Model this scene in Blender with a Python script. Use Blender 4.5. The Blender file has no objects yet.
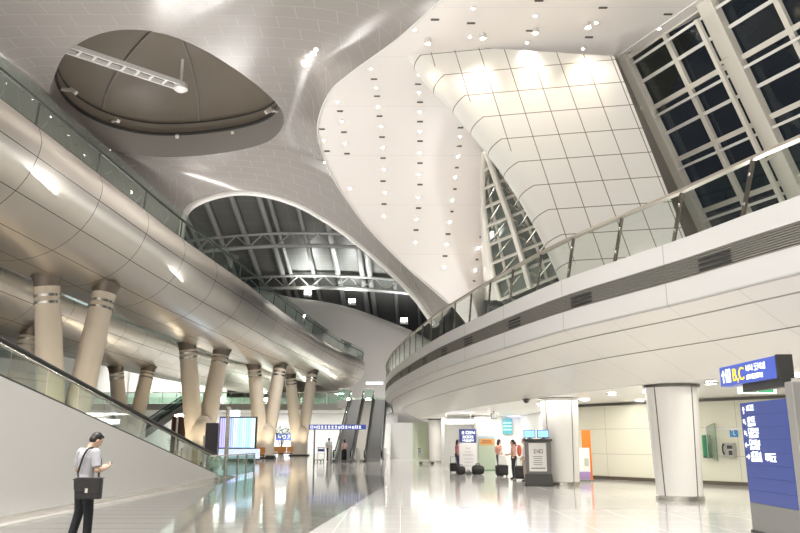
import bpy, bmesh, math, random
from mathutils import Vector, Matrix
from mathutils.bvhtree import BVHTree
random.seed(7)
SC = bpy.context.scene
COL = SC.collection
V = Vector
# ---------------------------------------------------------------- camera / pixel helper
F = 740.0
EYE = 1.6
PITCH = math.atan(173.5 / F)
CP, SP = math.cos(PITCH), math.sin(PITCH)


def ray(px, py):
    x = (px - 400) / F
    v = (266.5 - py) / F
    return V((x, CP - v * SP, SP + v * CP))


def PY(px, py, y):
    d = ray(px, py)
    return V((0, 0, EYE)) + d * (y / d.y)


def PZ(px, py, z):
    d = ray(px, py)
    return V((0, 0, EYE)) + d * ((z - EYE) / d.z)


def project(p):
    q = p - V((0, 0, EYE))
    d = q.y * CP + q.z * SP
    u = -q.y * SP + q.z * CP
    return 400 + F * q.x / d, 266.5 - F * u / d


# ---------------------------------------------------------------- materials
MATS = {}


def mat(name, col, rough=0.5, metal=0.0, spec=0.5, noise=0.0, nscale=3.0, bump=0.0, bscale=60.0, emit=None, estr=0.0,
        coat=0.0, alpha=1.0, aniso=0.0, grid=None, trans=0.0):
    """grid = (su, sv, width_u, width_v, line colour, coordinate, row offset)"""
    if name in MATS:
        return MATS[name]
    m = bpy.data.materials.new(name)
    m.use_nodes = True
    nt = m.node_tree
    N, L = nt.nodes, nt.links
    b = N['Principled BSDF']
    b.inputs['Base Color'].default_value = (*col, 1)
    b.inputs['Roughness'].default_value = rough
    b.inputs['Metallic'].default_value = metal
    b.inputs['Specular IOR Level'].default_value = spec
    b.inputs['Coat Weight'].default_value = coat
    b.inputs['Alpha'].default_value = alpha
    b.inputs['Transmission Weight'].default_value = trans
    if emit:
        b.inputs['Emission Color'].default_value = (*emit, 1)
        b.inputs['Emission Strength'].default_value = estr
    tc = N.new('ShaderNodeTexCoord')
    cur = None
    if noise:
        n = N.new('ShaderNodeTexNoise')
        n.inputs['Scale'].default_value = nscale
        n.inputs['Detail'].default_value = 4
        L.new(tc.outputs['Object'], n.inputs['Vector'])
        mx = N.new('ShaderNodeMix')
        mx.data_type = 'RGBA'
        mx.inputs['A'].default_value = (*[c * (1 - noise) for c in col], 1)
        mx.inputs['B'].default_value = (*[min(1, c * (1 + noise)) for c in col], 1)
        L.new(n.outputs['Fac'], mx.inputs['Factor'])
        cur = mx.outputs['Result']
    if grid:
        su, sv, wu, wv, lc, coord, roff = grid
        sx = N.new('ShaderNodeSeparateXYZ')
        L.new(tc.outputs[coord], sx.inputs[0])

        def mth(op, a, bb=None):
            q = N.new('ShaderNodeMath')
            q.operation = op
            for i, s in enumerate((a, bb)):
                if s is None:
                    continue
                if isinstance(s, (int, float)):
                    q.inputs[i].default_value = s
                else:
                    L.new(s, q.inputs[i])
            return q.outputs[0]
        vv = mth('DIVIDE', sx.outputs[1], sv)
        uu = mth('DIVIDE', sx.outputs[0], su)
        if roff:
            uu = mth('ADD', uu, mth('MULTIPLY', mth('FLOOR', vv), roff))
        ul = mth('LESS_THAN', mth('FRACT', uu), wu / su) if wu > 0 else None
        vl = mth('LESS_THAN', mth('FRACT', vv), wv / sv) if wv > 0 else None
        fac = ul if vl is None else vl if ul is None else mth('MAXIMUM', ul, vl)
        mx = N.new('ShaderNodeMix')
        mx.data_type = 'RGBA'
        if cur is not None:
            L.new(cur, mx.inputs['A'])
        else:
            mx.inputs['A'].default_value = (*col, 1)
        mx.inputs['B'].default_value = (*lc, 1)
        L.new(fac, mx.inputs['Factor'])
        cur = mx.outputs['Result']
        if rough < 0.4:
            ra = mth('ADD', mth('MULTIPLY', fac, 0.5), rough)
            L.new(ra, b.inputs['Roughness'])
    if cur is not None:
        L.new(cur, b.inputs['Base Color'])
    if bump:
        n = N.new('ShaderNodeTexNoise')
        n.inputs['Scale'].default_value = bscale
        L.new(tc.outputs['Object'], n.inputs['Vector'])
        bp = N.new('ShaderNodeBump')
        bp.inputs['Strength'].default_value = bump
        bp.inputs['Distance'].default_value = 0.02
        L.new(n.outputs['Fac'], bp.inputs['Height'])
        L.new(bp.outputs['Normal'], b.inputs['Normal'])
    MATS[name] = m
    return m


def glass(name, tint, refl=0.5, rough=0.02):
    """thin pane: see-through, fresnel reflection"""
    if name in MATS:
        return MATS[name]
    m = bpy.data.materials.new(name)
    m.use_nodes = True
    nt = m.node_tree
    N, L = nt.nodes, nt.links
    N.remove(N['Principled BSDF'])
    out = N['Material Output']
    t = N.new('ShaderNodeBsdfTransparent')
    t.inputs[0].default_value = (*tint, 1)
    g = N.new('ShaderNodeBsdfGlossy')
    g.inputs['Roughness'].default_value = rough
    g.inputs[0].default_value = (.9, .95, .92, 1)
    lw = N.new('ShaderNodeLayerWeight')
    lw.inputs[0].default_value = 0.25
    ml = N.new('ShaderNodeMath')
    ml.operation = 'MULTIPLY'
    ml.inputs[1].default_value = refl
    ad = N.new('ShaderNodeMath')
    ad.operation = 'ADD'
    ad.inputs[1].default_value = 0.04
    mx = N.new('ShaderNodeMixShader')
    L.new(lw.outputs['Fresnel'], ml.inputs[0])
    L.new(ml.outputs[0], ad.inputs[0])
    L.new(ad.outputs[0], mx.inputs[0])
    L.new(t.outputs[0], mx.inputs[1])
    L.new(g.outputs[0], mx.inputs[2])
    L.new(mx.outputs[0], out.inputs[0])
    MATS[name] = m
    return m


# ---------------------------------------------------------------- object tree
OFF = {}
ROOT = {}


def tag(o, label=None, cat=None, group=None, kind=None):
    if label:
        o['label'] = label
    if cat:
        o['category'] = cat
    if group:
        o['group'] = group
    if kind:
        o['kind'] = kind
    return o


def thing(name, label, cat, loc=(0, 0, 0), rz=0.0, group=None, kind=None):
    o = bpy.data.objects.new(name, None)
    COL.objects.link(o)
    o.empty_display_size = 0.2
    o.location = loc
    o.rotation_euler = (0, 0, rz)
    OFF[o] = V(loc)
    ROOT[o] = o
    return tag(o, label, cat, group, kind)


class MB:
    def __init__(s):
        s.v, s.f, s.uv, s.mi, s.m = [], [], {}, [], 0

    def add(s, vs, fs, uvs=None):
        n = len(s.v)
        s.v += [V(p) for p in vs]
        for i, f in enumerate(fs):
            if uvs:
                s.uv[len(s.f)] = [uvs[k] for k in f]
            s.f.append([n + k for k in f])
            s.mi.append(s.m)
        return s

    def box(s, c, d, rot=None):
        hx, hy, hz = d[0] / 2, d[1] / 2, d[2] / 2
        vs = [V((x, y, z)) for x in (-hx, hx) for y in (-hy, hy) for z in (-hz, hz)]
        if rot is not None:
            vs = [rot @ p for p in vs]
        vs = [p + V(c) for p in vs]
        return s.add(vs, [(0, 1, 3, 2), (4, 6, 7, 5), (0, 4, 5, 1), (2, 3, 7, 6), (0, 2, 6, 4), (1, 5, 7, 3)])

    def box2(s, a, b):
        a, b = V(a), V(b)
        return s.box((a + b) / 2, [abs(b[i] - a[i]) for i in range(3)])

    def bar(s, a, b, w, h, up=(0, 0, 1)):
        """rectangular bar from a to b; w across, h along up"""
        a, b = V(a), V(b)
        d = (b - a)
        ln = d.length
        d.normalize()
        x = d.cross(V(up))
        if x.length < 1e-5:
            x = d.cross(V((1, 0, 0)))
        x.normalize()
        z = x.cross(d)
        R = Matrix((x, d, z)).transposed()
        return s.box((a + b) / 2, (w, ln, h), R)

    def tube(s, pts, rad, n=10, caps=True, ell=None):
        pts = [V(p) for p in pts]
        if isinstance(rad, (int, float)):
            rad = [rad] * len(pts)
        rings = []
        T0 = None
        for i, p in enumerate(pts):
            t = (pts[min(i + 1, len(pts) - 1)] - pts[max(i - 1, 0)]).normalized()
            if T0 is None:
                a = t.orthogonal().normalized() if ell is None else (V(ell[0]) - t * V(ell[0]).dot(t)).normalized()
            else:
                a = (a - t * a.dot(t)).normalized()
            T0 = t
            bb = t.cross(a)
            r = rad[i]
            ra, rb = (r, r) if isinstance(r, (int, float)) else r
            rings.append([p + a * (ra * math.cos(2 * math.pi * k / n)) + bb * (rb * math.sin(2 * math.pi * k / n)) for k in range(n)])
        vs = [q for r in rings for q in r]
        fs = []
        for i in range(len(pts) - 1):
            for k in range(n):
                k2 = (k + 1) % n
                fs.append((i * n + k, i * n + k2, (i + 1) * n + k2, (i + 1) * n + k))
        if caps:
            fs.append(tuple(reversed(range(n))))
            fs.append(tuple(range((len(pts) - 1) * n, len(pts) * n)))
        return s.add(vs, fs)

    def ball(s, c, r, n=12, m=8, R=None):
        if isinstance(r, (int, float)):
            r = (r, r, r)
        vs, fs = [], []
        for i in range(m + 1):
            th = math.pi * i / m
            for k in range(n):
                ph = 2 * math.pi * k / n
                p = V((r[0] * math.sin(th) * math.cos(ph), r[1] * math.sin(th) * math.sin(ph), r[2] * math.cos(th)))
                if R is not None:
                    p = R @ p
                vs.append(V(c) + p)
        for i in range(m):
            for k in range(n):
                k2 = (k + 1) % n
                fs.append((i * n + k, (i + 1) * n + k, (i + 1) * n + k2, i * n + k2))
        return s.add(vs, fs)

    def lathe(s, prof, c=(0, 0, 0), n=28, caps=True):
        vs, fs = [], []
        for r, z in prof:
            for k in range(n):
                a = 2 * math.pi * k / n
                vs.append(V(c) + V((r * math.cos(a), r * math.sin(a), z)))
        for i in range(len(prof) - 1):
            for k in range(n):
                k2 = (k + 1) % n
                fs.append((i * n + k, i * n + k2, (i + 1) * n + k2, (i + 1) * n + k))
        if caps:
            fs.append(tuple(reversed(range(n))))
            fs.append(tuple(range((len(prof) - 1) * n, len(prof) * n)))
        return s.add(vs, fs)

    def prism(s, poly, d):
        """closed polygon (3d points) extruded by vector d"""
        n = len(poly)
        vs = [V(p) for p in poly] + [V(p) + V(d) for p in poly]
        fs = [tuple(reversed(range(n))), tuple(range(n, 2 * n))]
        for k in range(n):
            fs.append((k, (k + 1) % n, n + (k + 1) % n, n + k))
        return s.add(vs, fs)

    def grid(s, rows, uvs=None, loop=False):
        n = len(rows[0])
        vs = [q for r in rows for q in r]
        fl = [q for r in uvs for q in r] if uvs else None
        fs = []
        for i in range(len(rows) - 1):
            for k in range(n if loop else n - 1):
                k2 = (k + 1) % n
                fs.append((i * n + k, i * n + k2, (i + 1) * n + k2, (i + 1) * n + k))
        return s.add(vs, fs, fl)

    def mesh(s, name):
        me = bpy.data.meshes.new(name)
        me.from_pydata([tuple(p) for p in s.v], [], s.f)
        if s.uv:
            ul = me.uv_layers.new(name='UVMap')
            for pi, poly in enumerate(me.polygons):
                if pi in s.uv:
                    for k, li in enumerate(poly.loop_indices):
                        ul.data[li].uv = s.uv[pi][k]
        return me

    def build(s, name, mats, parent=None, smooth=False, bevel=0.0, world=True, solid=0.0, label=None, angle=40, fixn=True):
        if parent is not None and world:
            o0 = OFF[ROOT[parent]]
            s.v = [p - o0 for p in s.v]
        me = s.mesh(name)
        if fixn and not s.uv:
            bm = bmesh.new()
            bm.from_mesh(me)
            bmesh.ops.recalc_face_normals(bm, faces=bm.faces)
            bm.to_mesh(me)
            bm.free()
        if not isinstance(mats, (list, tuple)):
            mats = [mats]
        for m in mats:
            me.materials.append(m)
        for i, p in enumerate(me.polygons):
            p.material_index = s.mi[i]
            p.use_smooth = smooth
        if smooth and angle < 180:
            try:
                me.set_sharp_from_angle(angle=math.radians(angle))
            except Exception:
                pass
        o = bpy.data.objects.new(name, me)
        COL.objects.link(o)
        if parent is not None:
            o.parent = parent
            ROOT[o] = ROOT[parent]
        else:
            ROOT[o] = o
            OFF[o] = V((0, 0, 0))
        if solid:
            md = o.modifiers.new('Solidify', 'SOLIDIFY')
            md.thickness = solid
            md.offset = 1
        if bevel:
            md = o.modifiers.new('Bevel', 'BEVEL')
            md.width = bevel
            md.segments = 2
            md.limit_method = 'ANGLE'
        if label:
            o['label'] = label
        return o


def struct(mb, name, mats, **k):
    o = mb.build(name, mats, **k)
    o['kind'] = 'structure'
    return o


def single(mb, name, mats, label, cat, group=None, **k):
    """a thing that is one mesh: origin moved to its base centre"""
    c = V((sum(p.x for p in mb.v) / len(mb.v), sum(p.y for p in mb.v) / len(mb.v), min(p.z for p in mb.v)))
    mb.v = [p - c for p in mb.v]
    o = mb.build(name, mats, **k)
    o.location = c
    return tag(o, label, cat, group)


def dup(root, loc, rz=None, label=None, group=None):
    r = root.copy()
    COL.objects.link(r)
    r.location = loc
    if rz is not None:
        r.rotation_euler = (0, 0, rz)
    if label:
        r['label'] = label
    if group:
        r['group'] = group
    ROOT[r] = r
    OFF[r] = V(loc)
    for ch in list(root.children):
        c = ch.copy()
        COL.objects.link(c)
        c.parent = r
        for g in ch.children:
            d = g.copy()
            COL.objects.link(d)
            d.parent = c
    return r


def spline(pts, n):
    """Catmull-Rom through points (any dimension), n samples, uniform in arc length"""
    P = [list(p) for p in pts]
    dim = len(P[0])
    P = [[2 * P[0][k] - P[1][k] for k in range(dim)]] + P + [[2 * P[-1][k] - P[-2][k] for k in range(dim)]]
    out = []
    for i in range(1, len(P) - 2):
        for j in range(24):
            t = j / 24
            a, b, c, d = P[i - 1], P[i], P[i + 1], P[i + 2]
            out.append([0.5 * (2 * b[k] + (c[k] - a[k]) * t + (2 * a[k] - 5 * b[k] + 4 * c[k] - d[k]) * t * t + (3 * b[k] - a[k] - 3 * c[k] + d[k]) * t ** 3) for k in range(dim)])
    out.append(P[-2])
    return resample(out, n)


def resample(out, n):
    dim = len(out[0])
    L = [0]
    for a, b in zip(out, out[1:]):
        L.append(L[-1] + math.sqrt(sum((a[k] - b[k]) ** 2 for k in range(dim))))
    res = []
    j = 0
    for i in range(n):
        s = L[-1] * i / (n - 1)
        while j < len(L) - 2 and L[j + 1] < s:
            j += 1
        t = (s - L[j]) / max(1e-9, L[j + 1] - L[j])
        res.append([out[j][k] + (out[j + 1][k] - out[j][k]) * t for k in range(dim)])
    return res


def interp(x, xs, ys):
    if x <= xs[0]:
        return ys[0]
    for i in range(len(xs) - 1):
        if x <= xs[i + 1]:
            t = (x - xs[i]) / (xs[i + 1] - xs[i])
            return ys[i] + (ys[i + 1] - ys[i]) * t
    return ys[-1]


def spot(loc, power, size=1.2, blend=0.6, col=(1, .93, .84), target=(0, 0, -1), rad=0.1, parent=None):
    l = bpy.data.lights.new('lamp_light', 'SPOT')
    l.energy = power
    l.spot_size = size
    l.spot_blend = blend
    l.color = col
    l.shadow_soft_size = rad
    o = bpy.data.objects.new('lamp_light', l)
    COL.objects.link(o)
    o.location = loc
    o.rotation_euler = V(target).to_track_quat('-Z', 'Y').to_euler()
    return o


def area(loc, power, sx, sy, col=(1, .965, .93), target=(0, 0, -1), name='fill_light'):
    l = bpy.data.lights.new(name, 'AREA')
    l.shape = 'RECTANGLE'
    l.size, l.size_y = sx, sy
    l.energy = power
    l.color = col
    o = bpy.data.objects.new(name, l)
    COL.objects.link(o)
    o.location = loc
    o.rotation_euler = V(target).to_track_quat('-Z', 'Y').to_euler()
    return o
HALL, UP1, UP2, UP3, LOW, FAR, VAULT, EXPO = 1900, 1150, 105, 130, 165, 500, 330, .64
# ================================================================ materials
M_cream = mat('polished_cream_stone', (.54, .53, .51), .10, spec=.6, noise=.04, nscale=.5,
              grid=(1.2, 1.2, .012, .012, (.46, .45, .425), 'Object', 0))
M_dark = mat('polished_grey_stone', (.17, .168, .157), .075, spec=.75, noise=.12, nscale=.8,
             grid=(2.4, .9, .0, .035, (.09, .09, .085), 'Object', 0))
M_white = mat('white_painted_metal', (.80, .79, .765), .35)
M_wallw = mat('white_wall_panel', (.74, .735, .71), .45, noise=.015, nscale=.6)
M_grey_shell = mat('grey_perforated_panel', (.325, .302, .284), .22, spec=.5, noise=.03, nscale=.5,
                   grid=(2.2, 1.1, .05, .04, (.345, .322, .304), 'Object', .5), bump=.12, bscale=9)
M_lit = mat('smooth_white_ceiling', (.86, .82, .79), .30, spec=.5, noise=.012, nscale=.25,
            grid=(60, 5.0, 0, .03, (.72, .69, .66), 'UV', 0))
M_slant = mat('cream_cladding_panel', (.80, .785, .75), .34, noise=.02, nscale=.5,
              grid=(1.25, 1.34, .045, .045, (.23, .20, .17), 'UV', 0))
M_lower = mat('white_low_ceiling', (.86, .845, .81), .35)
M_soffit = mat('beige_soffit_panel', (.74, .715, .67), .28, noise=.02, nscale=.4,
               grid=(2.05, 100, .014, 0, (.52, .50, .47), 'UV', 0))
M_dome = mat('brown_grey_dome', (.215, .185, .15), .45, noise=.06, nscale=.4)
M_drum = mat('grey_drum_lining', (.27, .25, .23), .5)
M_vault = mat('dark_vault_cladding', (.20, .20, .185), .42, noise=.10, nscale=.3,
              grid=(3.4, 2.6, .05, .05, (.30, .30, .285), 'UV', 0))
M_rib = mat('pale_steel_rib', (.48, .48, .46), .35, metal=.2)
M_farwall = mat('pale_far_cladding', (.60, .575, .54), .4, noise=.04, nscale=.15)
M_steel = mat('brushed_steel', (.62, .60, .56), .25, metal=1)
M_darkmetal = mat('dark_grey_metal', (.07, .07, .068), .4, metal=.5)
M_black = mat('black_rubber', (.015, .015, .016), .45)
M_backw = mat('cream_wall_panel', (.76, .755, .64), .3, noise=.015, nscale=.5,
              grid=(2.9, 1.02, .018, .018, (.45, .44, .38), 'UV', 0))
M_tint = glass('green_balustrade_glass', (.72, .84, .78), .5)
M_tint2 = glass('pale_balustrade_glass', (.86, .91, .88), .5)
M_clear = glass('clear_glass', (.90, .94, .91), .45)
M_night = glass('night_window_glass', (.72, .78, .78), .55)
M_lamp = mat('lamp_lens', (1, .97, .9), .3, emit=(1, .94, .86), estr=30)
M_lampw = mat('warm_lamp_lens', (1, .9, .7), .3, emit=(1, .84, .58), estr=40)
M_trimm = mat('lamp_trim', (.75, .74, .72), .3, metal=.4)
M_slot = mat('dark_vent_slot', (.10, .09, .08), .6)

# ================================================================ floor
m = MB()
m.add([(-34, -26, 0), (26, -26, 0), (26, 114, 0), (-34, 114, 0)], [(0, 1, 2, 3)])
m.prism([(-34, -26, -.3), (26, -26, -.3), (26, 114, -.3), (-34, 114, -.3)], (0, 0, .25))
struct(m, 'floor', M_cream)
m = MB()
poly = [(-7.85, -2, .004), (-2.6, -2, .004), (-1.62, 13.8, .004), (-1.25, 18.4, .004), (-.55, 27.6, .004), (-.5, 35.2, .004), (-3.4, 36.6, .004), (-6.6, 38.8, .004), (-7.3, 36.0, .004)]
m.prism([(x, y, -.02) for x, y, z in poly], (0, 0, .024))
struct(m, 'floor', M_dark)

# ================================================================ ramp wall, left
def ramp_x(y):
    return -7.95 + .03 * (y - 14)


def ramp_z(y):
    return max(0.03, 2.96 - .158 * (y - 14.0)) if y < 31.2 else max(0.02, .245 - .07 * (y - 31.2))


ys = [9 + i * .5 for i in range(52)]
m = MB()
rows = []
for y in ys:
    x = ramp_x(y)
    z = ramp_z(y)
    rows.append([V((x, y, 0)), V((x, y, z)), V((x - .35, y, z)), V((x - .35, y, 0))])
m.grid(rows)
struct(m, 'wall_left', M_wallw)
m = MB()
rows = []
for y in ys[:-6]:
    x = ramp_x(y)
    rows.append([V((x + .003, y, 0.004)), V((x + .02, y, .004)), V((x + .02, y, .12)), V((x + .003, y, .12))])
m.grid(rows, loop=True)
struct(m, 'baseboard_left', M_steel)

# ================================================================ great ceiling
SEAM = [(486, -42), (441, 0), (396, 40), (352, 72), (330, 92), (319, 118), (319, 140), (330, 172), (350, 204), (372, 232), (410, 270), (452, 306)]


_s = spline(SEAM, 120)


def seam_px(py):
    return interp(py, [q[1] for q in _s], [q[0] for q in _s])


_l = spline([(70, 37.0), (100, 40.6), (150, 45.2), (200, 49.2), (250, 52.2), (300, 54.2), (345, 55.2)], 60)
LITX, LITY = [q[0] for q in _l], [q[1] for q in _l]


def lit_depth(px, py):
    """distance of the white ceiling: level at z 21.4, then draping down"""
    dd = ray(px, max(py, -60))
    if py <= 70:
        y = (21.4 - EYE) / dd.z * dd.y
    else:
        y = interp(py, LITX, LITY)
        d70 = ray(px, 70)
        y70 = (21.4 - EYE) / d70.z * d70.y
        y += (y70 - 37.0)
    return y


NS = 70
DS0, DS1 = -42, 338
def lit_right(py):
    return interp(py, [-42, 0, 52, 62, 90, 120, 150, 180, 220, 260, 300, 338], [812, 731, 632, 590, 540, 500, 482, 480, 480, 482, 484, 487])


rows, uvs = [], []
for i in range(NS + 1):
    py = DS0 + (DS1 - DS0) * i / NS
    a = seam_px(py) if py < 306 else 452 + (py - 306) * .8
    b = lit_right(py)
    r, u = [], []
    for k in range(25):
        t = k / 24
        px = a + (b - a) * t
        y = lit_depth(px, py)
        if py > 110:                                   # the right rim rolls away
            y += interp(t, [.72, 1], [0, 1.6]) * min(1, (py - 110) / 60)
        p = PY(px, py, y)
        r.append(p)
        u.append((p.x + 40, i * .55))
    rows.append(r)
    uvs.append(u)
m = MB()
m.grid(rows, uvs)
lit_rows = rows
struct(m, 'ceiling', M_lit, smooth=True, angle=180)
# the rim's return behind the glazed slot
m = MB()
rr = []
for i in range(31, NS + 1):
    p = rows[i][-1]
    rr.append([p, p + V((.5, 1.2, .0)), p + V((.55, 3.5, 0)), p + V((.4, 9, .2))])
m.grid(rr)
struct(m, 'ceiling', M_lit, smooth=True, angle=180)


def lit_point(px, py):
    p = PY(px, py, lit_depth(px, py) + 0)
    a = PY(px + 2, py, lit_depth(px + 2, py))
    b = PY(px, py + 2, lit_depth(px, py + 2))
    n = (b - p).cross(a - p).normalized()
    if n.dot(V((0, 0, EYE)) - p) < 0:
        n = -n
    aa = (seam_px(py), lit_right(py))
    t = (px - aa[0]) / (aa[1] - aa[0])
    if py > 110 and t > .72:
        p = PY(px, py, lit_depth(px, py) + interp(t, [.72, 1], [0, 1.6]) * min(1, (py - 110) / 60))
    return p, n


# --- grey shell round the oval opening
ZS = 23.6
HOLE = [(50, 88), (52, 108), (66, 127), (90, 142), (120, 152), (155, 157), (195, 156), (235, 151), (265, 143), (280, 131), (284, 118), (277, 104), (258, 86), (232, 67), (200, 48), (168, 35), (140, 30), (112, 31), (85, 40), (63, 57)]
HOLE3 = [PZ(x, y, ZS) for x, y in HOLE]
NH = 180
hole = [V(q) for q in spline([tuple(p) for p in HOLE3] + [tuple(HOLE3[0])], NH + 1)[:-1]]
OUT = []


def seam_pt(px, py):
    return PY(px, py, lit_depth(px, py))


ARCH = [((452, 306), 55.5), ((436, 325), 57.0), ((420, 302), 58), ((400, 280), 59), ((375, 257), 60), ((350, 236), 60.6), ((325, 219), 61), ((300, 205), 61.2), ((270, 195), 61.2), ((240, 191.5), 61), ((212, 196), 60.6), ((190, 206), 60), ((181, 222), 59), ((176, 262), 58)]
outer = [((486, -42), None, 14.4), ((441, 0), None, 13.6), ((396, 40), None, 12.6), ((352, 72), None, 11.8), ((330, 92), None, 11.2), ((319, 118), None, 10.5), ((319, 140), None, 10), ((330, 172), None, 9.4), ((350, 204), None, 9.0), ((372, 232), None, 8.7), ((410, 270), None, 8.45), ((452, 306), None, 8.2),
         ((436, 325), 57, 8.0), ((420, 302), 58, 7.85), ((400, 280), 59, 7.7), ((375, 257), 60, 7.5), ((350, 236), 60.6, 7.2), ((325, 219), 61, 6.9), ((300, 205), 61.2, 6.5), ((270, 195), 61.2, 6.05), ((240, 191.5), 61, 5.5), ((212, 196), 60.6, 4.9), ((190, 206), 60, 4.3), ((181, 222), 59, 3.9), ((176, 262), 57, 3.2),
         ((120, 240), 50, 2.2), ((60, 190), 43, 1.0), ((-20, 140), 38, 0.2), ((-90, 90), 35, -.8), ((-130, 20), 33, -1.6), ((-130, -70), 29, -2.3), ((60, -75), 29.5, -3.6), ((270, -65), 30, -4.6)]
# outer ring is matched to the hole by an index (in twentieths of the hole loop, increasing one way)
op = []
for (px, py), y, k in outer:
    p = seam_pt(px, py) if y is None else PY(px, py, y)
    if k < 3 and k > -6:
        p = PY(px, py, y)
        p = V((p.x, p.y, min(p.z, ZS)))
    op.append((p, k))
dense = []
n_o = len(op)
for i in range(n_o):
    P = [op[(i + j - 1) % n_o] for j in range(4)]
    ks = [P[j][1] for j in range(4)]
    k1, k2 = ks[1], ks[2]
    if k2 > k1:
        k2 -= 20
    sharp = i in (11, 12, 24)
    for j in range(12):
        t = j / 12
        a, b, c, d = P[0][0], P[1][0], P[2][0], P[3][0]
        if 0 <= i <= 24 and i not in (0, 10, 11, 12, 23, 24):
            q = 0.5 * (2 * b + (c - a) * t + (2 * a - 5 * b + 4 * c - d) * t * t + (3 * b - a - 3 * c + d) * t ** 3)
        else:
            q = b.lerp(c, t)
        dense.append((q, k1 + (k2 - k1) * t))
rows = []
MR = 22
for j in range(MR + 1):
    s = j / MR
    row = []
    for q, k in dense:
        h = hole[int(round((k % 20) / 20 * NH)) % NH]
        t = (k % 20) / 20 * NH
        i0 = int(t) % NH
        h = hole[i0].lerp(hole[(i0 + 1) % NH], t - int(t))
        p = h.lerp(q, s)
        p.z = h.z + (q.z - h.z) * (s ** 2.6)
        row.append(p)
    rows.append(row)
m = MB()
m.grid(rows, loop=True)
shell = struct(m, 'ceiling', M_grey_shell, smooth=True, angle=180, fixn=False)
shell_rows = rows
# arch lip: a rolled white edge
lip = [rows[-1][i] for i in range(12 * 12, 12 * 24 + 1)]
m = MB()
m.tube([p + V((0, .25, .05)) for p in lip], .33, 10)
struct(m, 'trim_1', mat('pale_arch_edge', (.66, .64, .61), .2), smooth=True)
# thin white bead along the seam
sp = [rows[-1][i] for i in range(0, 12 * 11)]
m = MB()
m.tube([p + V((0, -.03, -.03)) for p in sp], .05, 6)
struct(m, 'trim_2', M_white, smooth=True)
# ceiling over and behind the viewer
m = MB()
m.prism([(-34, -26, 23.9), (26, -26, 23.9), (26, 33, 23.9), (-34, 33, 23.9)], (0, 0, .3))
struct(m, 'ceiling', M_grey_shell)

# --- oval drum and dome
hc = V((sum(p.x for p in hole) / NH, sum(p.y for p in hole) / NH, ZS))
def hring(sc, z):
    return [V((hc.x + (p.x - hc.x) * sc, hc.y + (p.y - hc.y) * sc, z)) for p in hole]


m = MB()
m.grid([hring(1.0, ZS), hring(1.0, ZS + .1), hring(.995, ZS + .9), hring(.99, ZS + 1.8)], loop=True)
struct(m, 'wall_skylight', M_drum, smooth=True)
m = MB()
m.grid([hring(.99, ZS + 1.8), hring(.965, ZS + 1.83), hring(.965, ZS + 1.98), hring(.99, ZS + 2.0)], loop=True)
struct(m, 'trim_3', M_darkmetal)
m = MB()
m.grid([hring(.988, ZS + 2.78), hring(.978, ZS + 2.8), hring(.978, ZS + 2.86), hring(.988, ZS + 2.88)], loop=True)
struct(m, 'trim_3', M_darkmetal)
m = MB()
rr = [hring(.99, ZS + 2.0)]
for k in range(13):
    a = math.pi / 2 * k / 12
    rr.append(hring(max(.002, .99 * math.cos(a)), ZS + 3.0 + 4.2 * math.sin(a)))
m.grid(rr, loop=True)
struct(m, 'ceiling', M_dome, smooth=True, angle=180)
for k in range(7):                                  # dome ribs
    i0 = int(NH * (k + .3) / 7)
    m = MB()
    pts = []
    for j in range(12):
        a = math.pi / 2 * j / 11
        s_ = .985 * math.cos(a)
        p = hole[i0]
        pts.append(V((hc.x + (p.x - hc.x) * s_, hc.y + (p.y - hc.y) * s_, ZS + 2.95 + 4.15 * math.sin(a))))
    m.tube(pts, .09, 6)
    single(m, 'dome_rib', mat('dome_rib_metal', (.26, .24, .215), .5), 'slim brown-grey rib curving up inside the oval roof opening', 'rib', 'ribs inside the oval opening')

# --- vault seen through the arch
def vz(y):
    return 34.6 - .4 * (y - 97.5) - .0006 * (y - 97.5) ** 2


vy = [72 + i * 3 for i in range(26)]
m = MB()
rr, uu = [], []
for y in vy:
    rr.append([V((x, y, vz(y))) for x in range(-48, 33, 4)])
    uu.append([(x + 50, (y - 60) * 1.08) for x in range(-48, 33, 4)])
m.grid(rr, uu)
struct(m, 'ceiling', M_vault, smooth=True, angle=180)
ribs = [-36, -32.2, -31, -27.4, -23.6, -19.8, -18.5, -14.8, -11, -7.2, -6, -2.2, 1.6, 5.2, 6.4, 10.2]
for i, x in enumerate(ribs):
    m = MB()
    pts = [V((x + .05 * (y - 90), y, vz(y) - .55)) for y in range(74, 146, 4)]
    m.tube(pts, .3 if i % 5 in (1, 2) else .42, 8)
    single(m, 'vault_rib', M_rib, 'pale steel rib running down the dark vault behind the arch', 'rib', 'ribs of the dark vault behind the arch', smooth=True)
for (yy, lab) in ((104, 'upper pale steel lattice truss crossing the dark vault behind the arch'), (114, 'lower pale steel lattice truss crossing the dark vault behind the arch')):
    def arc(x):
        return yy + .006 * (x + 14) ** 2
    xs = [-44 + i * 2.0 for i in range(37)]
    t_ = thing('lattice_truss', lab, 'truss', (-14, arc(-14), vz(arc(-14)) - 3.2))
    zt = lambda x: vz(arc(x)) - 1.0
    m = MB()
    m.tube([V((x, arc(x), zt(x))) for x in xs], .22, 8)
    m.build('top_chord', M_rib, t_, smooth=True)
    m = MB()
    m.tube([V((x, arc(x) - .4, zt(x) - 2.0)) for x in xs], .3, 8)
    m.build('bottom_chord', M_rib, t_, smooth=True)
    for i, x in enumerate(xs[:-1]):
        m = MB()
        x2 = xs[i + 1]
        a = V((x, arc(x), zt(x)))
        b = V((x2, arc(x2) - .4, zt(x2) - 2.0))
        if i % 2:
            a, b = V((x, arc(x) - .4, zt(x) - 2.0)), V((x2, arc(x2), zt(x2)))
        m.tube([a, b], .11, 6)
        m.build('web_strut', M_rib, t_, smooth=True)

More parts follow.
